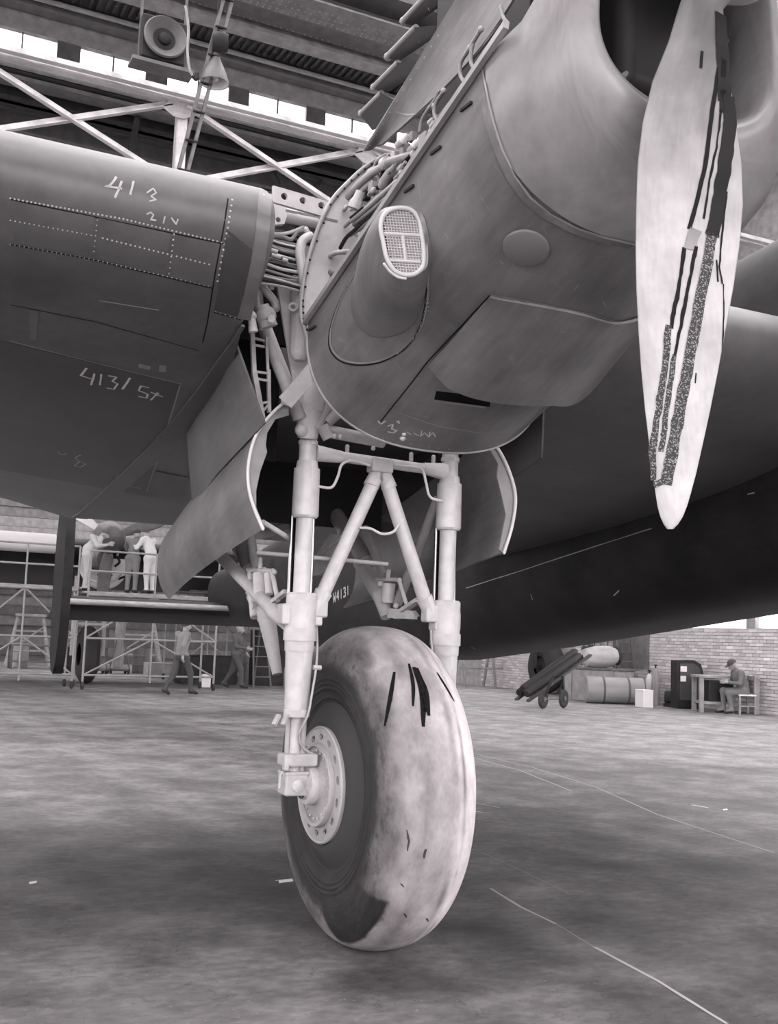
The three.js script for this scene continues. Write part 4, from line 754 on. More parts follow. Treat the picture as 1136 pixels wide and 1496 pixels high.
  const tap = (t) => .35 + .65 * Math.sin(Math.PI * clamp(t * .85 + .1)); const tapD = (t) => .35 + .9 * t * (t < .85 ? 1 : (1 - t) / .15 + .1);
  sl([[576, 982], [570, 1020], [562, 1061]], .022, tap); sl([[597, 970], [603, 1000], [603, 1032]], .018, tap);
  sl([[604, 975], [616, 1010], [618, 1062]], .030, tap); sl([[606, 977], [620, 1008], [626, 1046]], .030, tap); sl([[608, 976], [617, 1005], [621, 1040]], .03, tap); sl([[638, 983], [652, 1006], [663, 1025]], .014, tap);
  for (const [p, w] of [[[[594, 1212], [597, 1228], [595, 1243]], .009], [[[622, 1240], [619, 1254]], .012], [[[536, 1236], [541, 1250]], .016], [[[585, 1290], [590, 1296]], .008], [[[590, 1334], [594, 1340]], .010], [[[622, 1341], [625, 1346]], .008]]) put('worn_patch', stroke([tyre], p, w, { off: .002, taper: tap, jag: .4, step: 2 }), M.rubber, tyre);
  // hub: perforated rim disc, brake drum, cover with bolts
  const X = V(-1, 0, 0), O = V(0, CY, LZ);
  const circ = [], hol = [[0, 0, .19]]; for (let k = 0; k < 64; k++) circ.push([.285 * Math.cos(k / 64 * 6.2832), .285 * Math.sin(k / 64 * 6.2832)]); for (let k = 0; k < 14; k++) { const t = k / 14 * 6.2832 + .2; hol.push([.243 * Math.cos(t), .243 * Math.sin(t), .015, .024, t]); }
  put('rim_disc', plate(circ, .014, hol).scale(.93, .93, 1).rotateY(-Math.PI / 2).translate(-.255, CY, LZ), M.hub, wheel);
  put('rim_flange', lathe([[.274, .25], [.276, .266], [.27, .274], [.263, .27], [.259, .255]], O, X, 72), M.gearDull, wheel);
  put('tyre_bead', lathe([[.42, .19], [.37, .222], [.33, .245], [.295, .256], [.273, .25], [.27, .2]], O, X, 72), M.rubber, wheel);
  put('rim_backing', lathe([[.27, .20], [.16, .20]], O, X, 48), M.dark, wheel);
  put('brake_drum', lathe([[.178, .23], [.192, .26], [.197, .285], [.193, .298], [.18, .298], [.175, .288]], O, X, 72), M.gearDull, wheel);
  put('brake_cover', lathe([[.177, .285], [.15, .28], [.10, .29], [.085, .305], [.082, .33], [.07, .335], [.065, .36]], O, X, 56), M.hub, wheel);
  const bt = []; for (let k = 0; k < 20; k++) { const t = k / 20 * 6.2832; bt.push(ball(V(-.288, CY + .158 * Math.cos(t), LZ + .158 * Math.sin(t)), .006, 6)); } put('cover_bolts', bt, M.gear, wheel, { kind: 'stuff' });
  put('axle', cyl(V(-.42, CY, LZ), V(.42, CY, LZ), .05, .05, 24), M.gear, wheel);
  put('axle_collar', lathe([[.09, .30], [.095, .315], [.09, .34], [.06, .345]], O, X, 40), M.gear, wheel);
}
// ---- propeller
const prop = grp('propeller', bomber);
{
  const hubP = V(.055, 3.92, 2.29), PZ = (y) => 2.33 + (3.8 - y) * .10, cd = V(.9, 0, .38).normalize();
  // outline of the lower blade, left and right edge, measured down the photograph
  const E = [[14, 990, 1056], [60, 976, 1060], [120, 952, 1066], [180, 938, 1075], [240, 931, 1083], [300, 929, 1085], [360, 928, 1080], [420, 929, 1071], [480, 932, 1060], [540, 936, 1049], [600, 942, 1037], [650, 948, 1026], [690, 953, 1017], [720, 957, 1009], [740, 960, 1003], [755, 964, 997], [766, 969, 990], [773, 974, 983]];
  const rows = []; const pts = E.map(([y, a, b]) => { const c0 = at((a + b) / 2, y, { z: 2.4 }), m = at((a + b) / 2, y, { z: PZ(c0.y) }); const k = m.clone(); // chord ends: on the line through m along cd
    const end = (px) => { const s = sight(px, y), w = V().subVectors(m, camera.position); const nrm = V(0, 1, 0).cross(cd).normalize(); const t = w.dot(nrm) / s.dot(nrm); return V().copy(camera.position).addScaledVector(s, t); };
    return [end(a), end(b)]; });
  const root = [V(hubP.x - .10, 3.66, PZ(3.66)), V(hubP.x + .10, 3.66, PZ(3.66) + .04)];
  const nrm = V(0, 1, 0).cross(cd).normalize(); if (nrm.z < 0) nrm.negate();
  const all = [[root[0], root[1], .11], ...pts.map((p, i) => [p[0], p[1], lerp(.05, .008, i / pts.length)])];
    for (const [a, b, th] of all) { const R = []; const N = 14; for (let i = 0; i < N * 2; i++) { const t = i < N ? i / N : 2 - i / N; const s = .5 - .5 * Math.cos(Math.PI * t); const h = th * Math.sin(Math.PI * s) ** .7; const p = a.clone().lerp(b, s); p.addScaledVector(nrm, i < N ? h * .62 : -h * .38); R.push(p); } rows.push(R); }
  const bladeTex = dataTex(256, 256, (u, v) => .80 + .22 * (fbm(u * 5, v * 5, 5, 5) - .5) + .06 * (fbm(u * 60, v * 8, 60, 2) - .5), .5);
  const bg = loft(rows), bc = new Float32Array(bg.attributes.position.count * 3); // blade colour darkens towards the root, broken by noise
  for (let i = 0; i < bc.length / 3; i++) { const y = bg.attributes.position.getY(i), x = bg.attributes.position.getX(i); const k = lerp(1, .28, sstep(2.75, 3.5, y + .5 * (fbm(x * 9 + 20, y * 5 + 20, 256, 3) - .5))); bc[3 * i] = bc[3 * i + 1] = bc[3 * i + 2] = k; }
  bg.setAttribute('color', new THREE.BufferAttribute(bc, 3));
  const blade = put('blade', bg, mat(.56, .36, { map: bladeTex, vertexColors: true }), prop);
  const band = (pts, w, m, o = {}) => { const g = stroke([blade], pts, w, { off: .002, step: 5, jag: .12, ...o }); if (g) put(o.nm || 'edge_tape_residue', g, m, blade); };
  const speck = mat(1, .7, { map: dataTex(256, 256, (u, v) => { const s = lat(Math.floor(u * 128), Math.floor(v * 128), 128) * .6 + .4 * lat(Math.floor(u * 64) + 77, Math.floor(v * 64), 64); return s > .66 ? .5 : .12; }, .32) });
  const tar = matt(.006, .6), rust = matt(.022, .7, { map: texGrain });
  band([[1049, 100], [1040, 160], [1030, 240], [1016, 300], [1006, 335]], .014, tar); band([[1000, 362], [994, 400], [987, 440], [979, 480]], .012, tar, { jag: .35 });
  band([[1058, 60], [1056, 110], [1054, 165]], .02, rust); band([[1053, 160], [1046, 215], [1036, 262], [1027, 320]], .007, tar, { jag: .5 }); band([[1016, 360], [1008, 405], [995, 470], [985, 520]], .010, tar, { jag: .45 });
  band([[976, 475], [973, 520], [966, 570], [958, 620], [953, 660], [955, 706]], .020, speck, { jag: .25 }); band([[985, 518], [976, 580], [968, 640], [966, 660]], .016, speck, { jag: .35 });
  band([[1052, 20], [1054, 60], [1056, 100], [1058, 150]], .05, rust, { jag: .08 }); band([[1066, 90], [1070, 130], [1074, 165], [1078, 200], [1080, 212]], .045, rust, { jag: .12 }); band([[1064, 140], [1066, 180], [1058, 240], [1048, 300], [1040, 345]], .045, rust, { jag: .12 });
  band([[1040, 340], [1030, 400], [1018, 460], [1007, 520], [996, 580], [985, 640], [976, 690], [972, 708]], .034, speck, { jag: .12 });
  band([[964, 700], [968, 708]], .05, speck);
  band([[1061, 280], [1055, 330], [1050, 390], [1054, 415]], .006, tar, { jag: .5 }); band([[1056, 415], [1057, 460], [1053, 530]], .004, tar, { jag: .6 }); band([[1046, 380], [1048, 412]], .005, tar);
  band([[1016, 335], [1010, 350], [1008, 365]], .035, mat(.34, .6, { map: texGrain }), { nm: 'repair_patch', jag: .15 });
  band([[1025, 75], [1023, 100]], .01, rust); band([[1016, 545], [1015, 560]], .004, tar);
  // other two blades and the spinner, above the frame
  const spin = put('spinner', lathe([[0, .62], [.09, .58], [.2, .44], [.28, .26], [.325, .08], [.335, 0], [.32, -.02], [0, -.02]], hubP, V(0, .17, 1), 48), M.cowlChin, prop);
  const ax = V(0, .1, 1).normalize();
  for (const k of [1, -1]) { const b2 = new THREE.Mesh(blade.geometry, blade.material); b2.name = numbered('blade'); const piv = hubP.clone(); const mtx = new THREE.Matrix4().makeTranslation(piv.x, piv.y, piv.z).multiply(new THREE.Matrix4().makeRotationAxis(ax, k * 2.0944)).multiply(new THREE.Matrix4().makeTranslation(-piv.x, -piv.y, -piv.z)); b2.applyMatrix4(mtx); shade(b2); prop.add(b2); }
}
// ---- fuselage and tail
const fus = grp('fuselage', bomber);
{
  const ring = (z, hw, yb, yt, xc = 3.72, p = 3.2) => { const R = [], yc = (yb + yt) / 2, h = (yt - yb) / 2; for (let i = 0; i < 56; i++) { const t = 2 * Math.PI * i / 56, c = Math.cos(t), s = Math.sin(t); R.push(V(xc + hw * Math.sign(c) * Math.abs(c) ** (2 / p), yc + h * Math.sign(s) * Math.abs(s) ** (2 / p), z)); } return R; };
  const skin = put('fuselage_skin', loft([ring(4.9, .25, 2.9, 3.6), ring(4.6, .55, 2.7, 3.95), ring(4, .8, 2.42, 4.3), ring(3, .9, 2.22, 4.45), ring(1.5, .92, 2.05, 4.5), ring(0, .92, 1.88, 4.4), ring(-2, .92, 1.65, 4.2), ring(-4, .92, 1.42, 4.0), ring(-5.5, .86, 1.26, 3.75, 3.72, 3), ring(-7.5, .76, 1.2, 3.45, 3.72, 2.8), ring(-9.5, .64, 1.33, 3.15, 3.72, 2.6), ring(-12, .46, 1.58, 2.8, 3.72, 2.4), ring(-14.2, .3, 1.8, 2.6, 3.72, 2.2)]), M.blackFus, fus);
  const S = [skin];
  put('panel_seam', strokes(S, [[[681, 859], [760, 834], [860, 801], [952, 772]], [[845, 640], [900, 650], [935, 662]]], .007, { off: .003, jag: .4 }), M.seamLight, fus);
  put('rivet_row', beads(S, [[851, 563], [870, 567], [890, 570], [911, 574], [940, 578]], 20, .012), M.rivetBright, fus, { kind: 'stuff' });
  put('scuff_mark', strokes(S, [[[782, 650], [806, 638]], [[845, 670], [866, 655]], [[892, 650], [895, 660]], [[800, 720], [806, 722]], [[775, 868], [778, 876]], [[896, 870], [904, 862]], [[688, 945], [694, 948]], [[1052, 595], [1056, 594]], [[1092, 722], [1102, 720]]], .008, { off: .003, jag: .5, step: 4 }), M.rivet, fus);
  put('air_outlet', [lathe([[0, -.02], [.03, -.012], [.034, 0], [.03, .012], [0, .02]], on(762, 697, S).p, V(.1, 1, .2), 16)], M.gear, fus);
  // serial W4131 on the rear side
  const gl = { W: [[[0, 0], [.2, 1], [.5, .35], [.8, 1], [1, 0]]], 4: [[[.75, 1], [.75, 0], [0, .65], [1, .65]]], 1: [[[.5, 0], [.5, 1]]], 3: [[[0, .08], [.8, .05], [.9, .3], [.4, .47], [.95, .65], [.8, .95], [0, .95]]] };
  const out = []; [...'W4131'].forEach((ch, i) => { for (const s of gl[ch]) out.push(s.map(([u, v]) => { const x = 487 + i * 4.9 + (u * 3.6), y0 = 866 - i * 2.4 - u * 1.6, y1 = y0 + 15 - i * .35; return [x, lerp(y0, y1, v)]; })); });
  put('serial_number', mergeGeometries(out.map(p => stroke(S, p, .02, { off: .004, step: 2 })).filter(Boolean)), M.rivet, fus);
  // wing root fillet
  put('root_fillet', strokes(S, [[[1122, 528], [1100, 545], [1082, 566], [1070, 580]]], .10, { off: .01 }), M.wing, fus);
  // tail: plane with its bright nose, end plates
  const tp = (x) => foil(V(x, 1.86, -12.9), V(x, 1.62, -14.9), .145, 16);
  const t = grp('tailplane', bomber);
  const tpl = put('tailplane_skin', loft([.75, 3.0, 4.6, 6.7].map(tp)), M.blackFus, t);
  put('deicer_strip', cyl(V(.78, 1.885, -12.86), V(6.66, 1.885, -12.86), .048, .048, 14), M.roofPale, t);
  const fin = (x) => { const R = []; const pr = [[0, 1], [.5, .96], [.85, .72], [1, .3], [1, -.1], [.9, -.55], [.6, -.86], [.2, -1], [-.3, -.96], [-.7, -.75], [-.95, -.35], [-1, .1], [-.92, .55], [-.6, .88]]; return [-1, 1].map(s => pr.map(([a, b]) => V(x + s * .075, 2.18 + 1.45 * b, -13.3 + .45 * a))); };
  for (const x of [.72, 6.72]) put('fin', loft(fin(x)), M.blackFus, t);
  
  put('aerial_wire', [cyl(at(67, 740, { z: -13 }), at(92, 752, { z: -13 }), .012), cyl(at(102, 750, { z: -13 }), at(122, 745, { z: -13 }), .012), ball(at(67, 739, { z: -13 }), .035, 8), ball(at(124, 744, { z: -13 }), .035, 8)], M.pipeDark, t);
}
// ---------------------------------------------------------------- people
const smin = (a, b, k) => { const h = clamp(.5 + .5 * (b - a) / k); return lerp(b, a, h) - k * h * (1 - h); };
function segD(p, a, b, ra, rb) { const ab = V().subVectors(b, a), t = clamp(V().subVectors(p, a).dot(ab) / Math.max(1e-9, ab.lengthSq())); return p.distanceTo(a.clone().addScaledVector(ab, t)) - lerp(ra, rb, t); }
const mcM = new THREE.MeshStandardMaterial();
function meshField(bones, lo, size, res, k) {
  const mc = new MarchingCubes(res, mcM, false, false, 60000); const p = V();
  for (let z = 0; z < res; z++) for (let y = 0; y < res; y++) for (let x = 0; x < res; x++) {
    p.set(lo.x + size * x / res, lo.y + size * y / res, lo.z + size * z / res); let d = 9;
    for (const b of bones) d = smin(d, segD(p, b[0], b[1], b[2], b[3]), b[4] ?? k); mc.field[x + y * res + z * res * res] = -d; }
  mc.isolation = 0; mc.update();
  const n = mc.count, g = new THREE.BufferGeometry(), pos = new Float32Array(n * 3), nn = new Float32Array(n * 3);
  for (let i = 0; i < n; i++) { for (let c = 0; c < 3; c++) { pos[3 * i + c] = [lo.x, lo.y, lo.z][c] + (mc.positionArray[3 * i + c] + 1) / 2 * size; nn[3 * i + c] = mc.normalArray[3 * i + c]; } }
  g.setAttribute('position', new THREE.BufferAttribute(pos, 3)); g.setAttribute('normal', new THREE.BufferAttribute(nn, 3)); return boxUV(g);
}
function person(label, pos, turn, J, look) {
  const P = (a) => V(...a), B = [], b = (a, c, r0, r1, k) => B.push([P(J[a]), P(J[c]), r0, r1, k]);
  b('pelvis', 'waist', .145, .13); b('waist', 'chest', .13, .155); b('chest', 'neck', .12, .06);
  for (const s of ['L', 'R']) { b('chest', 'sh' + s, .11, .075); b('sh' + s, 'el' + s, .068, .05); b('el' + s, 'wr' + s, .05, .036); b('pelvis', 'hip' + s, .12, .105); b('hip' + s, 'kn' + s, .105, .072); b('kn' + s, 'an' + s, .07, .05); b('an' + s, 'to' + s, .05, .04); }
  b('neck', 'head', .055, .06); const h = P(J.head), f = P(J.face).normalize(), up = V().subVectors(h, P(J.neck)).normalize();
  const H = (u, v, w = 0) => h.clone().addScaledVector(up, u).addScaledVector(f, v).addScaledVector(V().crossVectors(up, f), w);
  const heads = [[H(.03, -.02), H(-.01, .0), .1, .092], [H(-.07, .045), H(-.09, .05), .05, .035], [H(-.02, .1), H(-.045, .118), .014, .02], [H(-.01, .0, .095), H(-.04, 0, .098), .018, .014], [H(-.01, .0, -.095), H(-.04, 0, -.098), .018, .014], [P(J.neck), H(-.1, -.02), .058, .056]];
  let lo = V(9, 9, 9), hi = V(-9, -9, -9); for (const q of B) for (const w of [q[0], q[1]]) { lo.min(w); hi.max(w); } lo.subScalar(.22); hi.addScalar(.22); const size = Math.max(hi.x - lo.x, hi.y - lo.y, hi.z - lo.z);
  const geos = [norm(meshField(B, lo, size, 66, .05))], skins = [norm(meshField(heads, V().copy(h).subScalar(.24), .48, 44, .03))];
  for (const s of ['L', 'R']) { // hands: palm, four fingers of different lengths, thumb from the side
    const w = P(J['wr' + s]), d = V().subVectors(w, P(J['el' + s])).normalize(), sd = V().crossVectors(d, V(0, 0, 1)); if (sd.lengthSq() < .05) sd.set(1, 0, 0); sd.normalize(); const nn = V().crossVectors(sd, d); const at2 = (a, c, e = 0) => w.clone().addScaledVector(d, a).addScaledVector(sd, c).addScaledVector(nn, e);
    const hb = [[at2(.0, 0), at2(.07, .0), .03, .036]]; [[-.03, .07], [-.01, .085], [.011, .08], [.03, .062]].forEach(([c, L]) => { hb.push([at2(.085, c), at2(.085 + L * .55, c * 1.1, .012), .0095, .009, .008]); hb.push([at2(.085 + L * .55, c * 1.1, .012), at2(.085 + L, c * 1.1, .036), .009, .0075, .008]); });
    const tS = s === 'L' ? -1 : 1; hb.push([at2(.02, tS * .03), at2(.055, tS * .062, .012), .012, .010, .01]); hb.push([at2(.055, tS * .062, .012), at2(.085, tS * .064, .03), .010, .008, .01]);
    skins.push(norm(meshField(hb, V().copy(w).subScalar(.2), .4, 52, .012)));
  }
  const paint = (g, c) => { const n = g.attributes.position.count, a = new Float32Array(n * 3); for (let i = 0; i < n; i++) { a[3 * i] = c[0]; a[3 * i + 1] = c[1]; a[3 * i + 2] = c[2]; } g.setAttribute('color', new THREE.BufferAttribute(a, 3)); return g; };
  const all = [...geos.map(g => { const p = g.attributes.position, n = p.count, a = new Float32Array(n * 3); for (let i = 0; i < n; i++) { const c = p.getY(i) < look.shoeTop ? .03 : p.getY(i) < J.pelvis[1] - .02 ? look.trousers : look.top; a[3 * i] = a[3 * i + 1] = a[3 * i + 2] = c; } g.setAttribute('color', new THREE.BufferAttribute(a, 3)); return g; }), ...skins.map(g => paint(g, [.36, .34, .34]))];
  const o = shade(new THREE.Mesh(mergeGeometries(all), new THREE.MeshStandardMaterial({ color: 0xffffff, vertexColors: true, roughness: .85, map: null }))); o.name = numbered('person'); o.userData = { label, category: 'person' }; o.position.copy(pos); o.rotation.y = turn; scene.add(o);
  // hair or cap, collar, belt
  const capG = look.cap ? [norm(new THREE.SphereGeometry(.118, 18, 10, 0, 6.2832, 0, 1.45).applyQuaternion(new THREE.Quaternion().setFromUnitVectors(UP, up)).translate(...H(.015, -.015).toArray())), (() => { const g = new THREE.CylinderGeometry(.1, .1, .012, 18).applyQuaternion(new THREE.Quaternion().setFromUnitVectors(UP, up)); g.translate(...H(.03, .08).toArray()); return norm(g); })()] : [norm(new THREE.SphereGeometry(.112, 18, 10, 0, 6.2832, 0, 1.6).applyQuaternion(new THREE.Quaternion().setFromUnitVectors(UP, V().copy(up).addScaledVector(f, -.55).normalize())).translate(...H(.02, -.018).toArray()))];
  put(look.cap ? 'cap' : 'hair', capG, mat(look.hair, .8), o);
  if (look.belt) put('belt', lathe([[.15, -.02], [.158, 0], [.15, .02]], P(J.waist).addScaledVector(UP, -.04), UP, 24), mat(.05, .6), o);
  return o;
}
const STAND = { pelvis: [0, .95, 0], waist: [0, 1.08, 0], chest: [0, 1.32, .01], neck: [0, 1.5, 0], head: [0, 1.64, .02], face: [0, 0, 1], shL: [-.18, 1.42, 0], shR: [.18, 1.42, 0], elL: [-.24, 1.15, -.02], elR: [.24, 1.15, -.02], wrL: [-.22, .92, .08], wrR: [.22, .92, .08], hipL: [-.09, .9, 0], hipR: [.09, .9, 0], knL: [-.1, .5, .02], knR: [.1, .5, .02], anL: [-.1, .09, -.02], anR: [.1, .09, -.02], toL: [-.12, .045, .14], toR: [.12, .045, .14] };
const WALK = { ...STAND, chest: [0, 1.31, .05], neck: [0, 1.48, .07], head: [0, 1.62, .1], hipL: [-.09, .9, .02], hipR: [.09, .9, -.02], knL: [-.1, .52, .2], anL: [-.1, .1, .24], toL: [-.11, .06, .4], knR: [.1, .5, -.12], anR: [.1, .13, -.36], toR: [.11, .045, -.22], elL: [-.25, 1.16, -.14], wrL: [-.22, .94, -.12], elR: [.25, 1.17, .08], wrR: [.2, .98, .22] };
const WORK = { ...STAND, chest: [0, 1.29, .12], neck: [0, 1.45, .2], head: [0, 1.57, .27], face: [0, -.4, 1], shL: [-.18, 1.38, .12], shR: [.18, 1.38, .12], elL: [-.26, 1.16, .26], elR: [.26, 1.18, .26], wrL: [-.12, 1.2, .48], wrR: [.12, 1.24, .48] };
const SIT = { ...STAND, pelvis: [0, .54, 0], waist: [0, .66, .02], chest: [0, .88, .12], neck: [0, 1.04, .2], head: [0, 1.16, .29], face: [0, -.55, 1], shL: [-.18, .97, .15], shR: [.18, .97, .15], elL: [-.25, .72, .2], elR: [.25, .72, .2], wrL: [-.1, .74, .42], wrR: [.1, .74, .42], hipL: [-.09, .52, .04], hipR: [.09, .52, .04], knL: [-.13, .53, .46], knR: [.13, .50, .44], anL: [-.13, .1, .44], anR: [.13, .1, .36], toL: [-.15, .045, .6], toR: [.15, .045, .52] };
const groundAt = (px, py) => at(px, py, { y: 0 });

// ---------------------------------------------------------------- far bomber under repair, with its platform
{
  const t = thing('repair_aircraft', 'far aircraft under repair behind the work platform with a grey spinner and bare engine', 'aircraft');
  const c = at(160, 785, { z: -24 });
  put('spinner', lathe([[0, .62], [.12, .59], [.27, .44], [.37, .24], [.43, 0], [.43, -.16], [.3, -.2]], c, V(.05, .05, 1), 40), mat(.2, .4, { map: texWorn }), t);
  const bl = (px, py, m, w = .17) => { const e = at(px, py, { z: -24.05 }), d = V().subVectors(e, c), L = d.length(); d.normalize(); const s = V().crossVectors(d, V(.35, 0, 1)).normalize(); const rows = []; for (const [f, k, th] of [[.12, .35, .07], [.3, .7, .05], [.5, 1, .035], [.75, .95, .025], [.93, .62, .02], [1, .2, .012]]) { const m0 = c.clone().addScaledVector(d, L * f); m0.z -= .05; const R = []; for (let i = 0; i < 12; i++) { const a = i / 12 * 6.2832; R.push(m0.clone().addScaledVector(s, Math.cos(a) * w * k).add(V(-.3, 0, 1).normalize().multiplyScalar(Math.sin(a) * th))); } rows.push(R); } put('blade', loft(rows), m, t); };
  bl(70, 716, M.paper); bl(252, 756, M.steelGrey); bl(148, 885, M.steelGrey, .2);
  const e = grp('engine', t), z = -25.1, f = at(152, 826, { z });
  put('firewall', lathe([[0, 0], [.62, 0], [.66, -.05], [.62, -.1], [0, -.1]], f, V(0, 0, 1), 40), M.steelWhite, e);
  put('engine_block', loft([[-25, .28], [-24.6, .32], [-24.25, .2]].map(([zz, r]) => { const R = []; for (let i = 0; i < 16; i++) { const a = i / 16 * 6.2832; R.push(V(c.x - .05 + r * Math.cos(a), c.y - .55 + r * 1.1 * Math.sin(a), zz)); } return R; })), M.steelGrey, e);
  for (let i = 0; i < 9; i++) { const a = i * .7, r = .3 + .12 * (i % 3); put('engine_pipe', tube([V(f.x + r * Math.cos(a), f.y + r * Math.sin(a), z + .05), V(f.x + r * 1.2 * Math.cos(a + .3), f.y + r * 1.1 * Math.sin(a + .3), z + .3), V(f.x + r * Math.cos(a + .8), f.y + r * Math.sin(a + .8), z + .6)], .035, 6), i % 2 ? M.steelWhite : M.steelDark, e); }
  put('nacelle', loft([[-25.2, .64], [-26.5, .7], [-28, .62], [-29.6, .3]].map(([zz, r]) => { const R = []; for (let i = 0; i < 24; i++) { const a = i / 24 * 6.2832; R.push(V(f.x + r * Math.cos(a), f.y + .05 + r * Math.sin(a) * 1.1, zz)); } return R; })), M.black, t);
  const w = grp('wing', t);
  put('wing_skin', loft([-1.5, 2.6, 6, 10.5].map((x) => foil(V(x, 3.62, -25.0), V(x, 2.72, -29.4), .19, 18))), M.black, w);
  put('lit_nose_skin', loft([-1.5, 2.42].map((x) => { const R = []; for (let i = 0; i < 20; i++) { const a = i / 20 * 6.2832; R.push(V(x, 3.68 + .26 * Math.sin(a), -24.95 + .3 * Math.cos(a))); } return R; })), M.paper, w);  // white skin puts the lit leading edge into the colour
  put('fuselage', loft([[-24, .8], [-27, .95], [-32, .9], [-38, .5]].map(([zz, r]) => { const R = []; for (let i = 0; i < 24; i++) { const a = i / 24 * 6.2832; R.push(V(10.4 + r * Math.cos(a), 2.9 + r * 1.2 * Math.sin(a), zz)); } return R; })), M.blackFus, t);
  for (const x of [f.x - .2]) { put('undercarriage_leg', [cyl(V(x - .4, .75, -25.6), V(x - .4, 2.9, -25.6), .07), cyl(V(x + .4, .75, -25.6), V(x + .4, 2.9, -25.6), .07), cyl(V(x - .4, 1.6, -25.6), V(x + .4, 1.6, -25.6), .05)], M.gearDull, t); put('wheel', lathe([[.3, -.22], [.6, -.23], [.76, -.12], [.78, 0], [.76, .12], [.6, .23], [.3, .22]], V(x, .78, -25.6), V(1, 0, 0), 40), M.rubber, t); }
}
function platform(label, x0, x1, zc, deck, depth, group) {
  const t = thing('work_platform', label, 'platform', group, V((x0 + x1) / 2, 0, zc)); const w = (x1 - x0) / 2, d = depth / 2, st = M.steelPale || (M.steelPale = mat(.5, .6, { map: texGrain }));
  for (const [sx, sz] of [[-1, 1], [1, 1], [-1, -1], [1, -1]]) put('post', cyl(V(sx * w, .18, sz * d), V(sx * w, sz > 0 ? deck + 1 : deck, sz * d), .028, .028, 8), st, t);
  put('post', cyl(V(0, .18, d), V(0, deck + 1, d), .024, .024, 8), st, t);
  for (const y of [deck + .5, deck + 1]) put('guard_rail', cyl(V(-w, y, d), V(w, y, d), .025, .025, 8), st, t);
  for (const s of [-1, 1]) put('ledger', cyl(V(-w, deck - .08, s * d), V(w, deck - .08, s * d), .04, .04, 8), st, t);
  for (const y of [.35, 1.25]) put('ledger', cyl(V(-w, y, d), V(w, y, d), .026, .026, 8), st, t);
  for (const [a, b] of [[[-w, .35], [0, 1.25]], [[0, 1.25], [w, .35]], [[-w, 1.25], [0, deck - .08]], [[w, 1.25], [0, deck - .08]]]) put('brace', cyl(V(a[0], a[1], d), V(b[0], b[1], d), .022, .022, 8), st, t);
  const n = Math.round(depth / .25); for (let k = 0; k < n; k++) put('deck_plank', bx(-w - .1, deck - .05, -d + k * .25 + .008, w + .1, deck, -d + k * .25 + .242), M.wood, t);
  for (const [sx, sz] of [[-1, 1], [1, 1], [-1, -1], [1, -1]]) put('caster', lathe([[.03, -.03], [.09, -.03], [.1, 0], [.09, .03], [.03, .03]], V(sx * w, .1, sz * d), V(1, 0, 0), 14), M.rubber, t);
  return t;
}
platform('pale scaffold platform at the far left with tools on its deck beside the bare engine', .2, 2.7, -23.3, 2.5, 1.0);
platform('pale scaffold platform below the far grey spinner where two people stand', 2.9, 6.2, -23.1, 2.4, 1.2);
platform('low scaffold platform half hidden behind the tailplane right of the far spinner', 6.6, 8.6, -28.4, 2.2, 1.2);
person('man in grey overalls standing on the platform right of the far spinner', V(at(194, 815, { z: -23.25 }).x, 2.4, -23.25), 2.6, WORK, { top: .2, trousers: .2, shoeTop: .1, hair: .05 });
person('man in pale overalls standing at the right end of the scaffold platform', V(at(220, 815, { z: -22.85 }).x, 2.4, -22.85), -2.6, WORK, { top: .62, trousers: .6, shoeTop: .1, hair: .08 });
person('man in pale overalls bending over the bare engine left of the far spinner', V(2.98, 2.4, -23.3), 1.2, { ...WORK, chest: [0, 1.24, .18], neck: [0, 1.38, .3], head: [0, 1.48, .4] }, { top: .5, trousers: .45, shoeTop: .1, hair: .1 });
{ // the two people crossing the floor
  const a = groundAt(262, 1016), b = groundAt(342, 1006);
  person('man in dark trousers and grey jacket walking across the floor below the tailplane', a, 1.9, WALK, { top: .22, trousers: .06, shoeTop: .1, hair: .04 });
  person('second walking man in dark overalls farther right beside the stepladder', b, .9, { ...WALK, elL: [-.26, 1.14, .1], wrL: [-.12, 1.1, .34] }, { top: .10, trousers: .07, shoeTop: .1, hair: .4 });
}
function stepLadder(label, pos, h, turn, m, group) {
  const t = thing('stepladder', label, 'ladder', group, pos); t.rotation.y = turn; const w = .25, n = Math.round(h / .28);
  for (const s of [-1, 1]) { put('stile', bar(V(s * (w + .06), 0, .35), V(s * w * .7, h, 0), .05, .03), m, t); put('rear_leg', bar(V(s * (w + .04), 0, -.45), V(s * w * .7, h - .05, -.03), .04, .03), m, t); }
  for (let k = 1; k < n; k++) { const f = k / n, x = lerp(w + .06, w * .7, f); put('tread', bx(-x, h * f - .015, lerp(.35, 0, f) - .05, x, h * f + .015, lerp(.35, 0, f) + .05), m, t); }
  put('top_step', bx(-.2, h - .01, -.1, .2, h + .025, .12), m, t); return t;
}
stepLadder('narrow grey stepladder behind the left strut below the tailplane', groundAt(372, 1003), 2.3, .3, M.steelGrey);
stepLadder('dark stepladder leaning left of the dark far wheel under the fuselage', groundAt(757, 1004), 2.6, -.5, M.steelDark);
stepLadder('tall pale stepladder against the right wall behind the rolled sheets', at(904, 960, { x: 17.15 }).setY(0), 3.0, .08, M.steelGrey);
stepLadder('shorter stepladder left of the tall pale one by the right wall', at(883, 960, { x: 17.15 }).setY(0), 2.6, -.05, M.steelGrey);
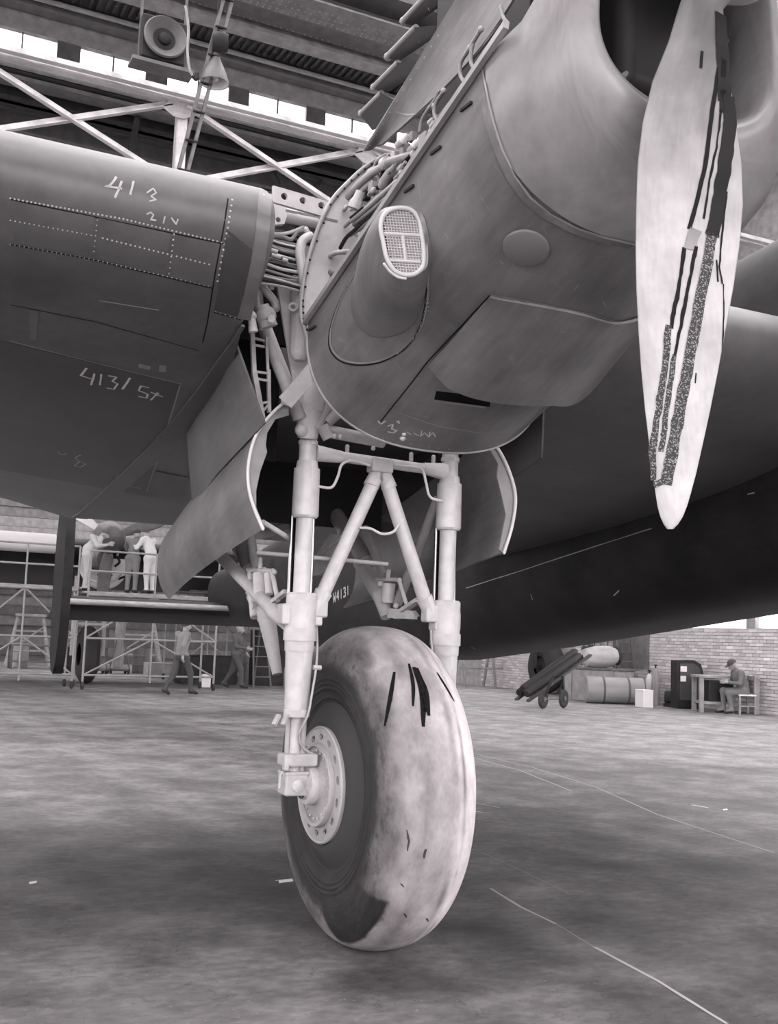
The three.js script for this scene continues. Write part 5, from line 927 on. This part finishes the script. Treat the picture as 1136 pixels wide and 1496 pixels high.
{ // spare panel propped on the low platform
  const t = thing('control_panel', '', ''); t.name = 'spare_flap'; t.userData = { label: 'grey tapered metal flap propped on the low platform beside the bay door', category: 'flap' };
  const q = (x, y, z) => at(x, y, { z }); put('skin', sheet([[q(266, 882, -27.9), q(292, 879, -27.9)], [q(283, 852, -28.2), q(310, 856, -28.2)], [q(306, 831, -28.4), q(313, 829, -28.4)]], .05), M.roofPale, t); put('hinge_rod', cyl(q(305, 841, -28.3), q(319, 833, -28.3), .05), M.paper, t);
}
{ // benches, boxes and stands below the tailplane
  const box = (name, label, px, py, w, h, d, m, cat = 'box', lid = true) => { const p = groundAt(px, py), t = thing(name, label, cat, null, p); put('body', bx(-w / 2, 0, -d / 2, w / 2, h, d / 2, .015), m, t); if (lid) { put('lid', bx(-w / 2 - .015, h, -d / 2 - .015, w / 2 + .015, h + .03, d / 2 + .015, .008), m, t); put('batten', [bx(-w / 2, h * .45, d / 2, w / 2, h * .55, d / 2 + .02)], m, t); } return t; };
  box('crate', 'pale wooden crate on the floor left of the walking man', 231, 990, .85, .45, .6, M.wood);
  box('tool_cabinet', 'dark cabinet behind the left undercarriage leg', 388, 1001, .9, 1.6, .6, M.steelDark, 'cabinet');
  box('tool_chest', 'low dark tool chest between the two walking men', 300, 999, 1.7, .8, .7, M.steelDark, 'chest');
  box('paper_tin', 'small white tin standing by the dark tool chest', 299, 1004, .25, .36, .25, M.paper, 'tin', false);
  const bench = (label, px, py, w, m) => { const p = groundAt(px, py), t = thing('workbench', label, 'workbench', null, p); put('bench_top', bx(-w / 2, .8, -.35, w / 2, .86, .35, .01), m, t); for (const [a, b] of [[-1, -1], [1, -1], [-1, 1], [1, 1]]) put('leg', bx(a * (w / 2 - .06) - .04, 0, b * .3 - .04, a * (w / 2 - .06) + .04, .8, b * .3 + .04), m, t); put('shelf', bx(-w / 2 + .05, .22, -.3, w / 2 - .05, .26, .3), m, t); return t; };
  bench('workbench under the left end of the scaffold by the fin', 62, 977, 2.4, M.steelGrey);
  for (const [px, py, l, m] of [[139, 984, 'left of two thick grey jack tubes below the tailplane', M.steelGrey], [172, 984, 'right of two thick grey jack tubes below the tailplane', M.roofPale]]) { const p = groundAt(px, py), t = thing('jack_stand', l, 'jack', null, p); put('base', bx(-.35, .1, -.3, .35, .18, .3, .02), M.steelGrey, t); put('tube', [cyl(V(0, .18, 0), V(0, 1.9, 0), .17, .17, 20), cyl(V(0, 1.9, 0), V(0, 1.98, 0), .2, .2, 20)], m, t); put('ram', cyl(V(0, 1.98, 0), V(0, 2.2, 0), .06, .06, 12), M.chrome, t); for (const s of [-1, 1]) { put('caster', lathe([[.02, -.03], [.09, -.03], [.09, .03], [.02, .03]], V(s * .3, .09, .25), V(1, 0, 0), 12), M.rubber, t); put('caster', lathe([[.02, -.03], [.09, -.03], [.09, .03], [.02, .03]], V(s * .3, .09, -.25), V(1, 0, 0), 12), M.rubber, t); put('stay', cyl(V(s * .33, .18, .25), V(s * .12, 1.2, .1), .025, .025, 8), M.steelGrey, t); } }
  const tre = (label, px, py, w, h) => { const p = groundAt(px, py), t = thing('trestle', label, 'trestle', null, p), m = M.wood; put('beam', bx(-w / 2, h - .1, -.08, w / 2, h, .08, .01), m, t); for (const s of [-1, 1]) { for (const q of [-1, 1]) put('leg', bar(V(s * w * .42, 0, q * .4), V(s * w * .4, h - .08, q * .05), .07), m, t); put('tie', bar(V(s * w * .41, h * .4, .26), V(s * w * .41, h * .4, -.26), .05), m, t); } put('rail', bar(V(-w * .41, h * .4, 0), V(w * .41, h * .4, 0), .05), m, t); return t; };
  tre('low wooden trestle right of the main wheel under the fuselage', 700, 1003, 1.9, 1.5); tre('second wooden trestle by the dark stepladder under the fuselage', 741, 1005, 1.7, 1.6);
  const far = (px, py, w, h, l) => { const p = groundAt(px, py), t = thing('wing_trestle', l, 'trestle', null, p); for (const s of [-1, 1]) { put('leg', bar(V(s * w / 2, 0, .3), V(s * w * .3, h, 0), .08), M.roofPale, t); put('leg', bar(V(s * w / 2, 0, -.3), V(s * w * .3, h, 0), .08), M.roofPale, t); } put('crossbar', bar(V(-w * .36, h * .7, 0), V(w * .36, h * .7, 0), .07), M.roofPale, t); put('crossbar', bar(V(-w * .45, h * .3, .1), V(w * .45, h * .3, .1), .07), M.roofPale, t); put('brace', bar(V(-w * .45, h * .3, .1), V(w * .33, h * .8, .05), .05), M.roofPale, t); put('head', bx(-w * .36, h, -.1, w * .36, h + .1, .1), M.wood, t); };
  far(40, 972, 1.6, 1.9, 'pale A-shaped trestle at the far left edge'); far(105, 975, 1.5, 1.8, 'pale A-shaped trestle just right of the tail fin foot'); far(200, 978, 1.8, 1.9, 'pale A-shaped trestle left of the wooden crate');
  for (const [px, py, l, r, m] of [[28, 975, 'pale drum at the far left edge of the floor', .3, M.roofPale], [90, 986, 'dark drum beside the foot of the tail fin', .28, M.steelDark], [205, 984, 'grey drum standing left of the wooden crate', .3, M.steelGrey], [352, 996, 'grey drum by the narrow stepladder below the tailplane', .3, M.steelGrey]]) { const p = groundAt(px, py); const t = thing('oil_drum', l, 'drum', null, p); put('shell', lathe([[0, .01], [r, .01], [r, .28], [r + .015, .3], [r, .32], [r, .58], [r + .015, .6], [r, .62], [r, .88], [r - .02, .86], [0, .86]], V(0, 0, 0), UP, 28), m, t); put('bung', cyl(V(r * .5, .86, 0), V(r * .5, .89, 0), .04, .04, 10), M.steelDark, t); }
}
// ---------------------------------------------------------------- right-hand side of the hangar
{ // wheel of another aircraft
  const p = groundAt(797, 1013), t = thing('far_wheel', 'large dark aircraft wheel standing under the fuselage behind the hand truck', 'wheel', null, p);
  put('tyre', lathe([[.32, -.25], [.55, -.27], [.72, -.2], [.80, -.08], [.81, 0], [.80, .08], [.72, .2], [.55, .27], [.32, .25]], V(0, .81, 0), V(1, 0, 0), 48), M.rubber, t);
  put('hub', lathe([[0, -.2], [.2, -.2], [.33, -.16], [.33, .16], [.2, .2], [0, .2]], V(0, .81, 0), V(1, 0, 0), 32), M.steelDark, t);
  for (const s of [-1, 1]) put('leg', cyl(V(s * .4, .8, 0), V(s * .4, 3.4, -.05), .07, .08), M.steelDark, t);
  put('axle', cyl(V(-.42, .81, 0), V(.42, .81, 0), .06), M.steelDark, t);
}
{ // hand truck with long cylinders
  const p = groundAt(808, 1034), t = thing('hand_truck', 'two-wheeled hand truck tipped forward with long dark tubes right of the main wheel', 'hand truck', null, p);
  const a = at(771, 1024, { z: p.z + .3 }).sub(p), b = at(862, 957, { z: p.z - .6 }).sub(p), off = V(0, 0, -.5);
  put('frame_bar', bar(a, b, .09, .05), M.woodDark, t); put('frame_bar', bar(a.clone().add(off), b.clone().add(off), .09, .05), M.woodDark, t);
  for (const k of [.15, .45, .75]) put('frame_slat', bar(a.clone().lerp(b, k), a.clone().lerp(b, k).add(off), .07, .03), M.woodDark, t);
  const W = [at(793, 1029, { z: p.z + .42 }).sub(p), at(823, 1025, { z: p.z + .1 }).sub(p)];
  for (const [x, z] of W.map(w => [w.x, w.z])) { put('wheel', lathe([[.05, -.03], [.2, -.035], [.22, 0], [.2, .035], [.05, .03]], V(x, .22, z), V(.5, 0, .86), 28), M.rubber, t); put('wheel_hub', lathe([[0, -.05], [.06, -.05], [.06, .05], [0, .05]], V(x, .22, z), V(.5, 0, .86), 16), M.steelGrey, t); put('wheel_leg', bar(V(x, .22, z), V(x * .6 + .05, .75, z), .06, .04), M.steelDark, t); }
  put('axle', cyl(V(W[0].x, .22, W[0].z), V(W[1].x, .22, W[1].z), .02), M.steelGrey, t);
  for (let k = 0; k < 3; k++) { const o = V(0, .15 + (k === 1 ? .1 : 0), -.08 - .16 * k), c = thing('gas_cylinder', ['dark tube nearest on the tipped hand truck', 'dark tube lying topmost on the tipped hand truck', 'dark tube farthest back on the tipped hand truck'][k], 'cylinder'); const A = a.clone().add(o).add(p), B = a.clone().lerp(b, .86).add(o).add(p), d = V().subVectors(B, A); put('body', lathe([[0, 0], [.08, .01], [.1, .06], [.1, d.length() - .12], [.06, d.length() - .02], [.03, d.length()], [0, d.length()]], A, d, 20), M.steelDark, c); put('valve', cyl(B, B.clone().addScaledVector(d.normalize(), .09), .03, .02, 10), M.roofPale, c); }
}
{ // things along the brick wall
  const g = (px, py) => { const p = groundAt(px, py); if (p.x < 16.9) return p; const w = at(px, py, { x: 16.9 }); w.y = 0; return w; };
  let p = g(1003, 1029), t = thing('upright_case', 'tall dark case with a rounded top standing against the brick wall', 'case', null, p); t.rotation.y = -.4;
  { const o = [[-.34, 0], [.34, 0], [.36, .8], [.28, 1.12], [.1, 1.22], [-.34, 1.2]]; put('body', plate(o, .5).translate(0, 0, -.25), M.steelDark, t); put('front_panel', plate(o.map(([x, y]) => [x * .8, .06 + y * .88]), .03).translate(0, 0, .25), mat(.05, .35), t); put('label_plate', bx(-.26, .92, .28, -.1, 1.06, .29), M.paper, t); put('label_plate', bx(-.26, .68, .28, -.12, .82, .29), M.paper, t); put('skirt', bx(-.33, .02, .25, .33, .22, .3, .01), M.black, t); }
  p = g(981, 1030); t = thing('small_motor', 'small round machine on the floor left of the dark upright case', 'machine', null, p); put('body', lathe([[0, -.18], [.14, -.18], [.17, -.12], [.17, .12], [.14, .18], [0, .18]], V(0, .24, 0), V(.7, 0, .7), 24), M.steelDark, t); put('end_cover', lathe([[0, .18], [.1, .18], [.09, .24], [0, .25]], V(0, .24, 0), V(.7, 0, .7), 20), M.roofPale, t); put('foot', bx(-.16, 0, -.14, .16, .09, .14), M.steelDark, t);
  p = g(1060, 1036); t = thing('workbench', 'pale wooden bench with a dark box on its shelf before the seated man', 'workbench', null, p); t.rotation.y = -.45;
  put('bench_top', bx(-.75, .82, -.4, .72, .88, .35, .01), M.wood, t); for (const x of [-.68, .65]) for (const z of [-.33, .28]) put('leg', bx(x - .05, 0, z - .05, x + .05, .82, z + .05), M.wood, t); put('shelf', bx(-.68, .2, -.35, .65, .26, .3), M.wood, t);
  t = thing('dark_box', 'square dark box on the shelf of the bench before the seated man', 'box', null, V(p.x, .26, p.z)); t.rotation.y = -.45; put('body', bx(-.5, 0, -.2, .1, .5, .28, .02), M.steelDark, t); put('face_panel', bx(-.45, .05, .28, .05, .45, .295), M.black, t);
  const s = g(1086, 1043); t = thing('chair', 'pale wooden chair that the man in the cap sits on', 'chair', null, s); t.rotation.y = -1.9;
  put('seat', bx(-.22, .43, -.22, .22, .47, .22, .012), M.paper, t); for (const [a, b] of [[-1, -1], [1, -1], [-1, 1], [1, 1]]) put('leg', bx(a * .19 - .022, 0, b * .19 - .022, a * .19 + .022, b < 0 ? .92 : .43, b * .19 + .022), M.wood, t); put('back_rail', bx(-.2, .8, -.21, .2, .9, -.17), M.wood, t); put('back_rail', bx(-.2, .62, -.21, .2, .68, -.18), M.wood, t); for (const a of [-1, 1]) put('stretcher', bx(a * .19 - .015, .18, -.19, a * .19 + .015, .21, .19), M.wood, t);
  person('man in a cap sitting on the pale chair by the bench, looking at his hands', V(s.x, 0, s.z), -1.9, SIT, { top: .14, trousers: .16, shoeTop: .08, hair: .05, cap: true });
  p = g(957, 1026); for (const [dx, h, l, m] of [[0, 1.0, 'tall pale gas bottle against the wall left of the upright case', M.roofPale], [.3, .85, 'shorter pale gas bottle beside the tall one', M.paper]]) { const b = thing('gas_bottle', l, 'bottle', null, V(p.x + dx * .3, 0, p.z - dx * 1.2)); put('body', lathe([[0, 0], [.09, 0], [.1, .02], [.1, h - .2], [.06, h - .08], [.03, h - .04], [0, h - .04]], V(), UP, 20), m, b); put('valve', [cyl(V(0, h - .04, 0), V(0, h + .06, 0), .02, .02, 8), cyl(V(-.05, h + .04, 0), V(.05, h + .04, 0), .015)], M.steelDark, b); }
  p = g(930, 1030); p.x -= .5; p.z += .9; t = thing('white_box', 'plain white box on the floor below the brick wall', 'box', null, p); put('body', bx(-.16, 0, -.16, .16, .42, .16, .01), M.paper, t); put('lid', bx(-.165, .4, -.165, .165, .44, .165, .01), M.paper, t);
  p = g(906, 1024); p.x -= 1.0; p.z += 1.2; t = thing('rolled_drum', 'long grey drum lying on its side left of the white box', 'drum', null, p); put('shell', lathe([[0, -.75], [.33, -.75], [.35, -.72], [.34, 0], [.35, .72], [.33, .75], [0, .75]], V(0, .35, -.2), V(1, 0, .5), 32), M.roofPale, t); put('hoop', lathe([[.345, -.03], [.365, 0], [.345, .03]], V(0, .35, -.2).addScaledVector(V(.894, 0, .447), -.3), V(1, 0, .5), 32), M.steelGrey, t); put('hoop', lathe([[.345, -.03], [.365, 0], [.345, .03]], V(0, .35, -.2).addScaledVector(V(.894, 0, .447), .35), V(1, 0, .5), 32), M.steelGrey, t);
  p = g(910, 1018); p.x -= .75; p.z -= .1; t = thing('packing_case', 'long brown case behind the lying drum', 'case', null, p); t.rotation.y = -1.3; put('body', bx(-.9, 0, -.35, .9, .85, .35, .02), M.roofPale, t); put('lid', bx(-.93, .85, -.38, .93, .9, .38, .01), M.steelGrey, t); for (const x of [-.7, .7]) put('batten', bx(x - .05, 0, .35, x + .05, .85, .38), M.wood, t);
  p = g(868, 1016); t = thing('bent_sheet', 'pale curved metal sheet leaning by the wall behind the hand truck', 'sheet', null, p); { const P = []; for (let i = 0; i <= 6; i++) { P.push([]); for (let j = 0; j <= 6; j++) P[i].push(V(-.6 + .2 * j, .02 + i * .14, -.45 + .3 * Math.sin(j * .5) + i * .05)); } put('panel', sheet(P, .02), M.paper, t); put('hem', tube(P[6], .02, 6), M.roofPale, t); put('strut', bar(V(0, .02, -.75), V(0, .8, -.1), .04), M.steelGrey, t); }
  p = g(838, 1010); t = thing('bent_sheet', 'pale folded panel standing left of the curved metal sheet', 'sheet', null, p); put('panel', [bx(-.35, 0, -.02, .3, .9, .01), bar(V(.3, .45, 0), V(.55, .45, -.3), .02, .9)], M.roofPale, t); put('foot', bx(-.35, 0, -.1, .3, .05, .1), M.wood, t);
  p = g(910, 1018); p.x -= .75; p.z -= .1; t = thing('engine_cowling', 'round-ended pale cowling resting on the packing case by the ladders', 'cowling', null, V(p.x, .9, p.z)); put('shell', lathe([[.1, -.55], [.24, -.45], [.3, -.1], [.29, .3], [.2, .52], [.17, .5]], V(0, .3, 0), V(1, .08, .1), 28), M.wallWhite, t); put('mouth_ring', lathe([[.17, .48], [.24, .52], [.26, .56], [.2, .58], [.16, .54]], V(0, .3, 0), V(1, .08, .1), 28), M.rubber, t);
  person('man in dark clothes standing far back between the ladders under the fuselage', at(862, 960, { x: 17.0 }).setY(0), -.6, STAND, { top: .05, trousers: .08, shoeTop: .1, hair: .05 });
  // plastered pier and door frame at the wall's far end
  put('plaster_panel', bx(HX1 - .05, 0, -22.2, HX1 - .012, 2.3, -21.2), M.wallWhite, wallRight);
  put('notice_board', bx(HX1 - .05, .9, -20.8, HX1 - .015, 1.9, -19.2), mat(.3, .9, { map: texGrain }), wallRight);
}
// ---------------------------------------------------------------- overhead: lamp, heater, hanging pole
{
  const z = -11, c = at(313, 122, { z }), r = 21 / 1600 * 17.2;
  const t = thing('pendant_lamp', 'bell-shaped pendant lamp hanging below the roof in front of the glazing', 'lamp', null, V(c.x, c.y, c.z)); const L = (q) => lathe(q, V(), UP, 40);
  put('shade', L([[r, 0], [r * .98, .04], [r * .8, .17], [r * .5, .32], [r * .3, .42], [r * .26, .5], [0, .52]]), M.steelGrey, t); put('reflector', L([[r * .97, .01], [r * .7, .17], [r * .4, .3], [0, .34]]), M.paper, t);
  put('socket', cyl(V(0, .5, 0), V(0, .72, 0), .05, .05, 14), M.steelDark, t); put('bulb', new THREE.SphereGeometry(.07, 16, 10).translate(0, .1, 0), new THREE.MeshPhysicalMaterial({ color: 0xffffff, transmission: .6, roughness: .3 }), t);
  put('stem', cyl(V(0, .72, 0), V(0, 13.9 - c.y, 0), .02, .02, 8), M.steelDark, t);
  const A = at(322, 40, { z }), B = at(267, 250, { z }); const d = V().subVectors(A, B).normalize(); const top = A.clone().addScaledVector(d, (13.9 - A.y) / d.y);
  const pole = thing('hanging_strut', 'dark slanting double strut hanging from the roof beside the pendant lamp', 'strut');
  for (const s of [-.07, .07]) put('strut_bar', bar(B.clone().add(V(s, 0, 0)).addScaledVector(d, -.6), top.clone().add(V(s, 0, 0)), .08, .05), M.steelGrey, pole);
  for (let k = 0; k < 9; k++) put('batten', bar(B.clone().addScaledVector(d, k * .5).add(V(-.09, 0, .04)), B.clone().addScaledVector(d, k * .5).add(V(.09, 0, .04)), .06, .02), M.steelDark, pole);
  put('pulley_block', lathe([[0, -.12], [.13, -.12], [.16, -.04], [.16, .04], [.13, .12], [0, .12]], at(322, 62, { z: z + .1 }), V(1, 0, .3), 24), M.steelDark, pole);
  const hc = at(241, 55, { z: -11.6 });
  const h = thing('unit_heater', 'dark square heater with a round mouth under the roof left of the lamp', 'heater', null, hc); const w = .36;
  put('casing', [bx(-w, -w, -.35, w, w, -.05, .03)], M.steelDark, h); put('mouth', L([[.33, 0], [.35, .03], [.33, .06], [.22, -.02], [.1, -.12], [0, -.14]]).rotateX(Math.PI / 2), M.steelGrey, h); put('fan_boss', new THREE.SphereGeometry(.1, 16, 10).scale(1, 1, .5).translate(0, 0, -.02), M.steelDark, h);
  put('bracket', [bx(-.5, -.5, -.3, .5, -.44, .05), bx(-.38, -.5, -.2, -.34, 13.9 - hc.y, -.15), bx(.34, -.5, -.2, .38, 13.9 - hc.y, -.15)], M.steelGrey, h);
  const k = thing('hanging_cable', 'pale cable looping down beside the heater and the slanting strut', 'cable'); put('wire', tube([at(271, 10, { z }), at(275, 40, { z }), at(274, 80, { z }), at(278, 105, { z }), at(282, 112, { z })], .022, 8), M.roofPale, k); put('hook', tube([at(282, 112, { z }), at(286, 116, { z }), at(288, 108, { z })], .03, 8), M.steelDark, k);
}
{ // scraps on the floor
  const scrap = (px, py, l, w) => { const p = groundAt(px, py), t = thing('paper_scrap', l, 'scrap', null, p); put('sheet', sheet([[V(-w, .004, -w * .6), V(w, .006, -w * .7)], [V(-w * .8, .012, 0), V(w * .9, .016, .1 * w)], [V(-w, .004, w * .7), V(w * .8, .008, w * .6)]], .002), M.paper, t); };
  scrap(48, 1291, 'small pale paper scrap on the floor at the far left', .022); scrap(416, 1288, 'flat pale scrap lying left of the main wheel', .05); scrap(1058, 1184, 'pale scrap on the floor at the right, past the stained patch', .03); 
}
renderer.render(scene, camera);
